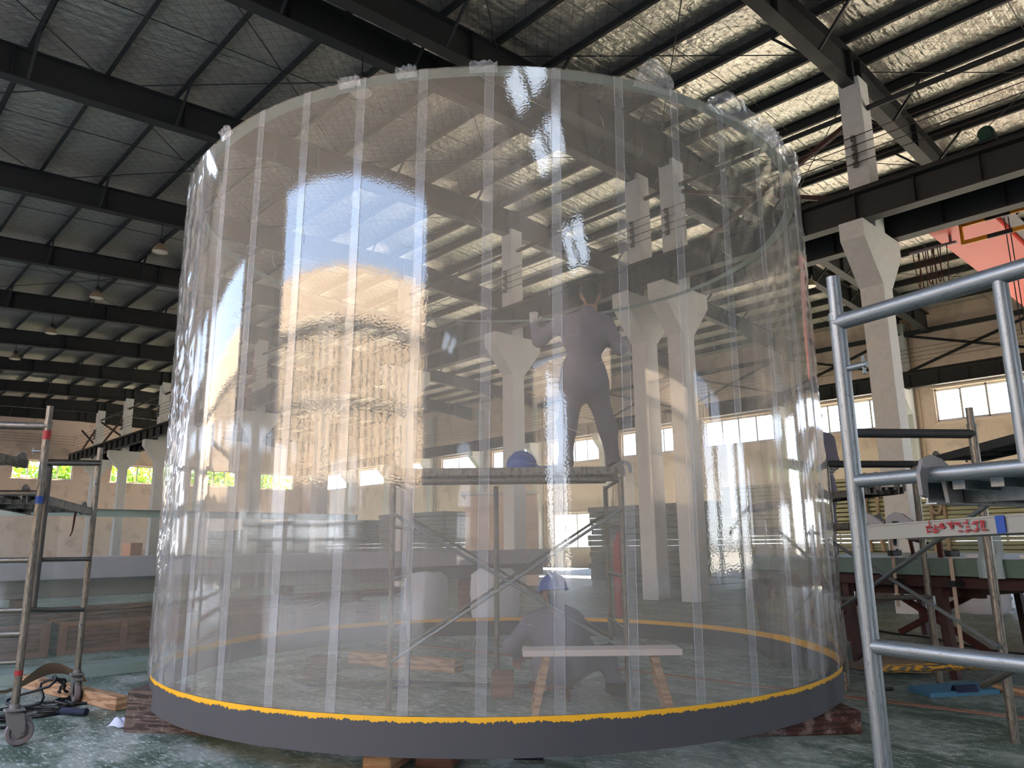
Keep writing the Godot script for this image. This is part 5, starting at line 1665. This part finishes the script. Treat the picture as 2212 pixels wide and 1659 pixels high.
	solo(mb, "wooden_box", M.old_timber, "dark wooden box on the floor inside the cylinder's left side", "box")
	for k in 3:
		mb = MB.new()
		var pp := []
		for i in 26:
			var u := i / 25.0
			pp.append(Vector3(-6.4, 0.012, -3.55 - k * 0.07).lerp(Vector3(-4.9, 0.012, -4.75 - k * 0.10), u) + Vector3(0.06, 0, 0.07) * sin(u * (5.0 + k) + k))
		mb.path(pp, 0.010, 6)
		solo(mb, "cable", M.black_rubber, "dark cable lying across the floor inside the cylinder", "cable", "cables inside the cylinder")
	# to the right of the cylinder
	t = thing("foam_pad", "blue foam board lying on the green floor at the right", "foam board")
	mb = MB.new()
	mb.hexa([Vector3(-2.545, 0, -6.865), Vector3(-2.309, 0, -6.668), Vector3(-1.97, 0, -7.191), Vector3(-2.234, 0, -7.468), Vector3(-2.545, 0.035, -6.865), Vector3(-2.309, 0.035, -6.668), Vector3(-1.97, 0.035, -7.191), Vector3(-2.234, 0.035, -7.468)])
	part(mb, "board", M.blue_foam, t)
	mb = MB.new()
	mb.grid(8, 5, func(u, v2): return Vector3(-2.20, 0.02, -6.86) + Vector3(0.11 * u, 0.052 * sin(PI * v2) + 0.012, -0.16 * u) + Vector3(0.06, 0, 0.04) * (v2 - 0.5), true)
	solo(mb, "rag", M.navy, "dark blue rag lying on the corner of the foam board", "rag")
	sawn("timber_offcut", "light timber offcut on the floor beside the blue foam board", Vector3(-2.09, 0.025, -7.42), Vector3(-1.80, 0.025, -7.22), 0.08, 0.05, M.timber)
	mb = MB.new()
	mb.grid(34, 14, func(u, v2):
		var f := sin(u * 17 + v2 * 4) * 0.3 + sin(u * 7 - v2 * 9) * 0.5
		var ht := (0.03 + 0.13 * smoothstep(0.25, 0.45, u) * (1 - smoothstep(0.8, 1.0, u)) + 0.03 * f * smoothstep(0.0, 0.2, u)) * sin(PI * clampf(v2, 0.02, 0.98))
		return Vector3(-3.62, 0.004, -7.72) + Vector3(1.05, 0, -0.42) * u + Vector3(0.30, 0, 0.42) * (v2 - 0.5) * (0.25 + sin(PI * clampf(u, 0.05, 0.95))) * 1.2 + Vector3.UP * maxf(ht, 0.004), true)
	solo(mb, "tarpaulin", M.tan_cloth, "crumpled tan tarpaulin lying on the floor in front of the trestles", "tarpaulin")
	sawn("timber_post", "short upright timber just right of the cylinder's foot", Vector3(-2.93, 0.075, -6.42), Vector3(-2.93, 0.075, -6.52), 0.07, 0.15, M.timber)
	mb = MB.new()
	mb.path([Vector3(-2.80, 0.015, -6.66), Vector3(-2.74, 0.02, -6.70), Vector3(-2.68, 0.015, -6.68), Vector3(-2.62, 0.02, -6.75)], 0.014, 7)
	solo(mb, "hose_piece", M.black_rubber, "short black piece of hose on the floor by the small timber", "hose")
	mb = MB.new()
	var cp := []
	for i in 40:
		var u := i / 39.0
		cp.append(Vector3(-4.6, 0.01, -11.2).lerp(Vector3(-1.4, 0.01, -9.0), u) + Vector3(0.1, 0, 0.15) * sin(u * 14))
	mb.path(cp, 0.012, 6)
	solo(mb, "cable", M.black_rubber, "black cable running over the floor beneath the trestle table", "cable")

func overhead() -> void:
	# bell lamps under the rafters
	var spots := [[-19.8, 9.0, -6.2, "nearest along the left side"], [-25.0, 9.02, -6.1, "second along the left side"], [-30.5, 9.05, -6.1, "third along the left side"], [-36.2, 9.15, -6.05, "farthest along the left side"], [-9.25, 8.72, -20.9, "between the cylinder and the right column"], [-10.25, 9.08, -6.25, "half hidden behind the cylinder's rim"]]
	for s in spots:
		var t := thing("bell_lamp", "unlit industrial bell lamp hanging under a rafter, %s" % s[3], "lamp", "bell lamps", Vector3(s[0], s[1] - 0.22, s[2]))
		var mb := MB.new()
		mb.tube(Vector3(0, 0.36, 0), Vector3(0, under(s[2]) - s[1] - 0.38, 0), 0.012, 8)
		part(mb, "stem", M.black_steel, t)
		mb = MB.new()
		mb.box(X(Vector3(0, 0.30, 0)), Vector3(0.22, 0.12, 0.14), 0.02)
		part(mb, "gear_box", M.black_steel, t)
		mb = MB.new()
		mb.lathe(X(Vector3.ZERO), [Vector2(0.205, 0.0), Vector2(0.20, 0.02), Vector2(0.165, 0.11), Vector2(0.115, 0.18), Vector2(0.07, 0.22), Vector2(0.05, 0.24), Vector2(0.0, 0.24)], 22)
		part(mb, "shade", M.lamp_shade, t)
		mb = MB.new()
		mb.lathe(X(Vector3(0, 0.012, 0)), [Vector2(0, -0.03), Vector2(0.10, -0.022), Vector2(0.19, 0.0)], 22)
		part(mb, "lens", M.lamp_lens, t)
	# the bridge crane of the far aisle
	var t := thing("bridge_crane", "orange bridge crane spanning the far aisle", "crane", "", Vector3(-3.9, 0, 0))
	var mb := MB.new()
	mb.box(X(Vector3(-0.1, 7.62, -22.6)), Vector3(1.15, 0.66, 15.0), 0.01)
	part(mb, "girder", M.orange, t)
	mb = MB.new()
	mb.box(X(Vector3(0.1, 7.50, -14.98)), Vector3(2.0, 0.2, 0.26), 0.01)
	part(mb, "end_carriage", M.orange, t)
	mb = MB.new()
	mb.box(X(Vector3(0.62, 7.42, -22.5)), Vector3(0.2, 0.08, 15.0))
	mb.bar(Vector3(-1.2, 7.12, -16.5), Vector3(-0.3, 7.12, -16.5), 0.05, 0.05)
	mb.bar(Vector3(-0.4, 7.12, -16.5), Vector3(-0.4, 7.35, -16.5), 0.05, 0.05, Vector3.RIGHT)
	part(mb, "walkway", M.pale_beam, t)
	t = thing("guard_rail", "yellow and black striped guard rail hanging under the orange crane", "guard rail")
	for y in [7.22, 6.86]:
		for j in 4:
			mb = MB.new()
			mb.bar(Vector3(-3.95 + j * 0.42, y, -15.95), Vector3(-3.53 + j * 0.42, y, -15.95), 0.04, 0.08)
			part(mb, "bar", M.safety_yellow if j % 2 == 0 else M.black_steel, t)
	for j in 2:
		mb = MB.new()
		mb.bar(Vector3(-3.95 + j * 1.65, 6.82, -15.95), Vector3(-3.95 + j * 1.65, 7.26, -15.95), 0.07, 0.05, Vector3.RIGHT)
		part(mb, "upright", M.safety_yellow, t)
		mb = MB.new()
		mb.bar(Vector3(-3.95 + j * 1.65, 7.24, -15.95), Vector3(-3.95 + j * 1.65, 7.62, -15.3), 0.07, 0.06, Vector3.RIGHT)
		part(mb, "hanger", M.black_steel, t)
	for k in 6:
		mb = MB.new()
		var pp := []
		var x0 := -5.05 + k * 0.10; var w := 0.12 + 0.03 * (k % 3); var dp := 0.75 + 0.18 * ((k * 2) % 4)
		for i in 18:
			var u := i / 17.0
			pp.append(Vector3(x0 + w * u, 7.11 - dp * sin(PI * u), -16.56 + 0.02 * k))
		mb.path(pp, 0.010, 6)
		solo(mb, "hanging_cable", M.rust, "dark looped cable hanging left of the orange crane", "cable", "looped cables under the crane")
	for k in 2:
		mb = MB.new()
		mb.tube(Vector3(-3.35 + k * 0.07, 5.0, -16.6), Vector3(-3.35 + k * 0.07, 7.6, -16.6), 0.010, 6)
		solo(mb, "crane_rope", M.black_steel, "thin dark hoist rope hanging in front of the orange crane", "rope", "hoist ropes of the crane")
	t = thing("drive_motor", "small green drive motor sitting on top of the near crane beam", "motor", "", Vector3(-2.75, 7.62, -13.38))
	mb = MB.new()
	mb.lathe(Transform3D(Basis(Vector3.RIGHT, PI * 0.5), Vector3(0, 0.02, 0)), [Vector2(0, -0.14), Vector2(0.10, -0.14), Vector2(0.12, -0.10), Vector2(0.12, 0.12), Vector2(0.09, 0.15), Vector2(0, 0.15)], 18)
	part(mb, "housing", M.motor_green, t)
	mb = MB.new()
	mb.box(X(Vector3(0, -0.10, 0)), Vector3(0.26, 0.06, 0.2), 0.005)
	part(mb, "foot", M.black_steel, t)
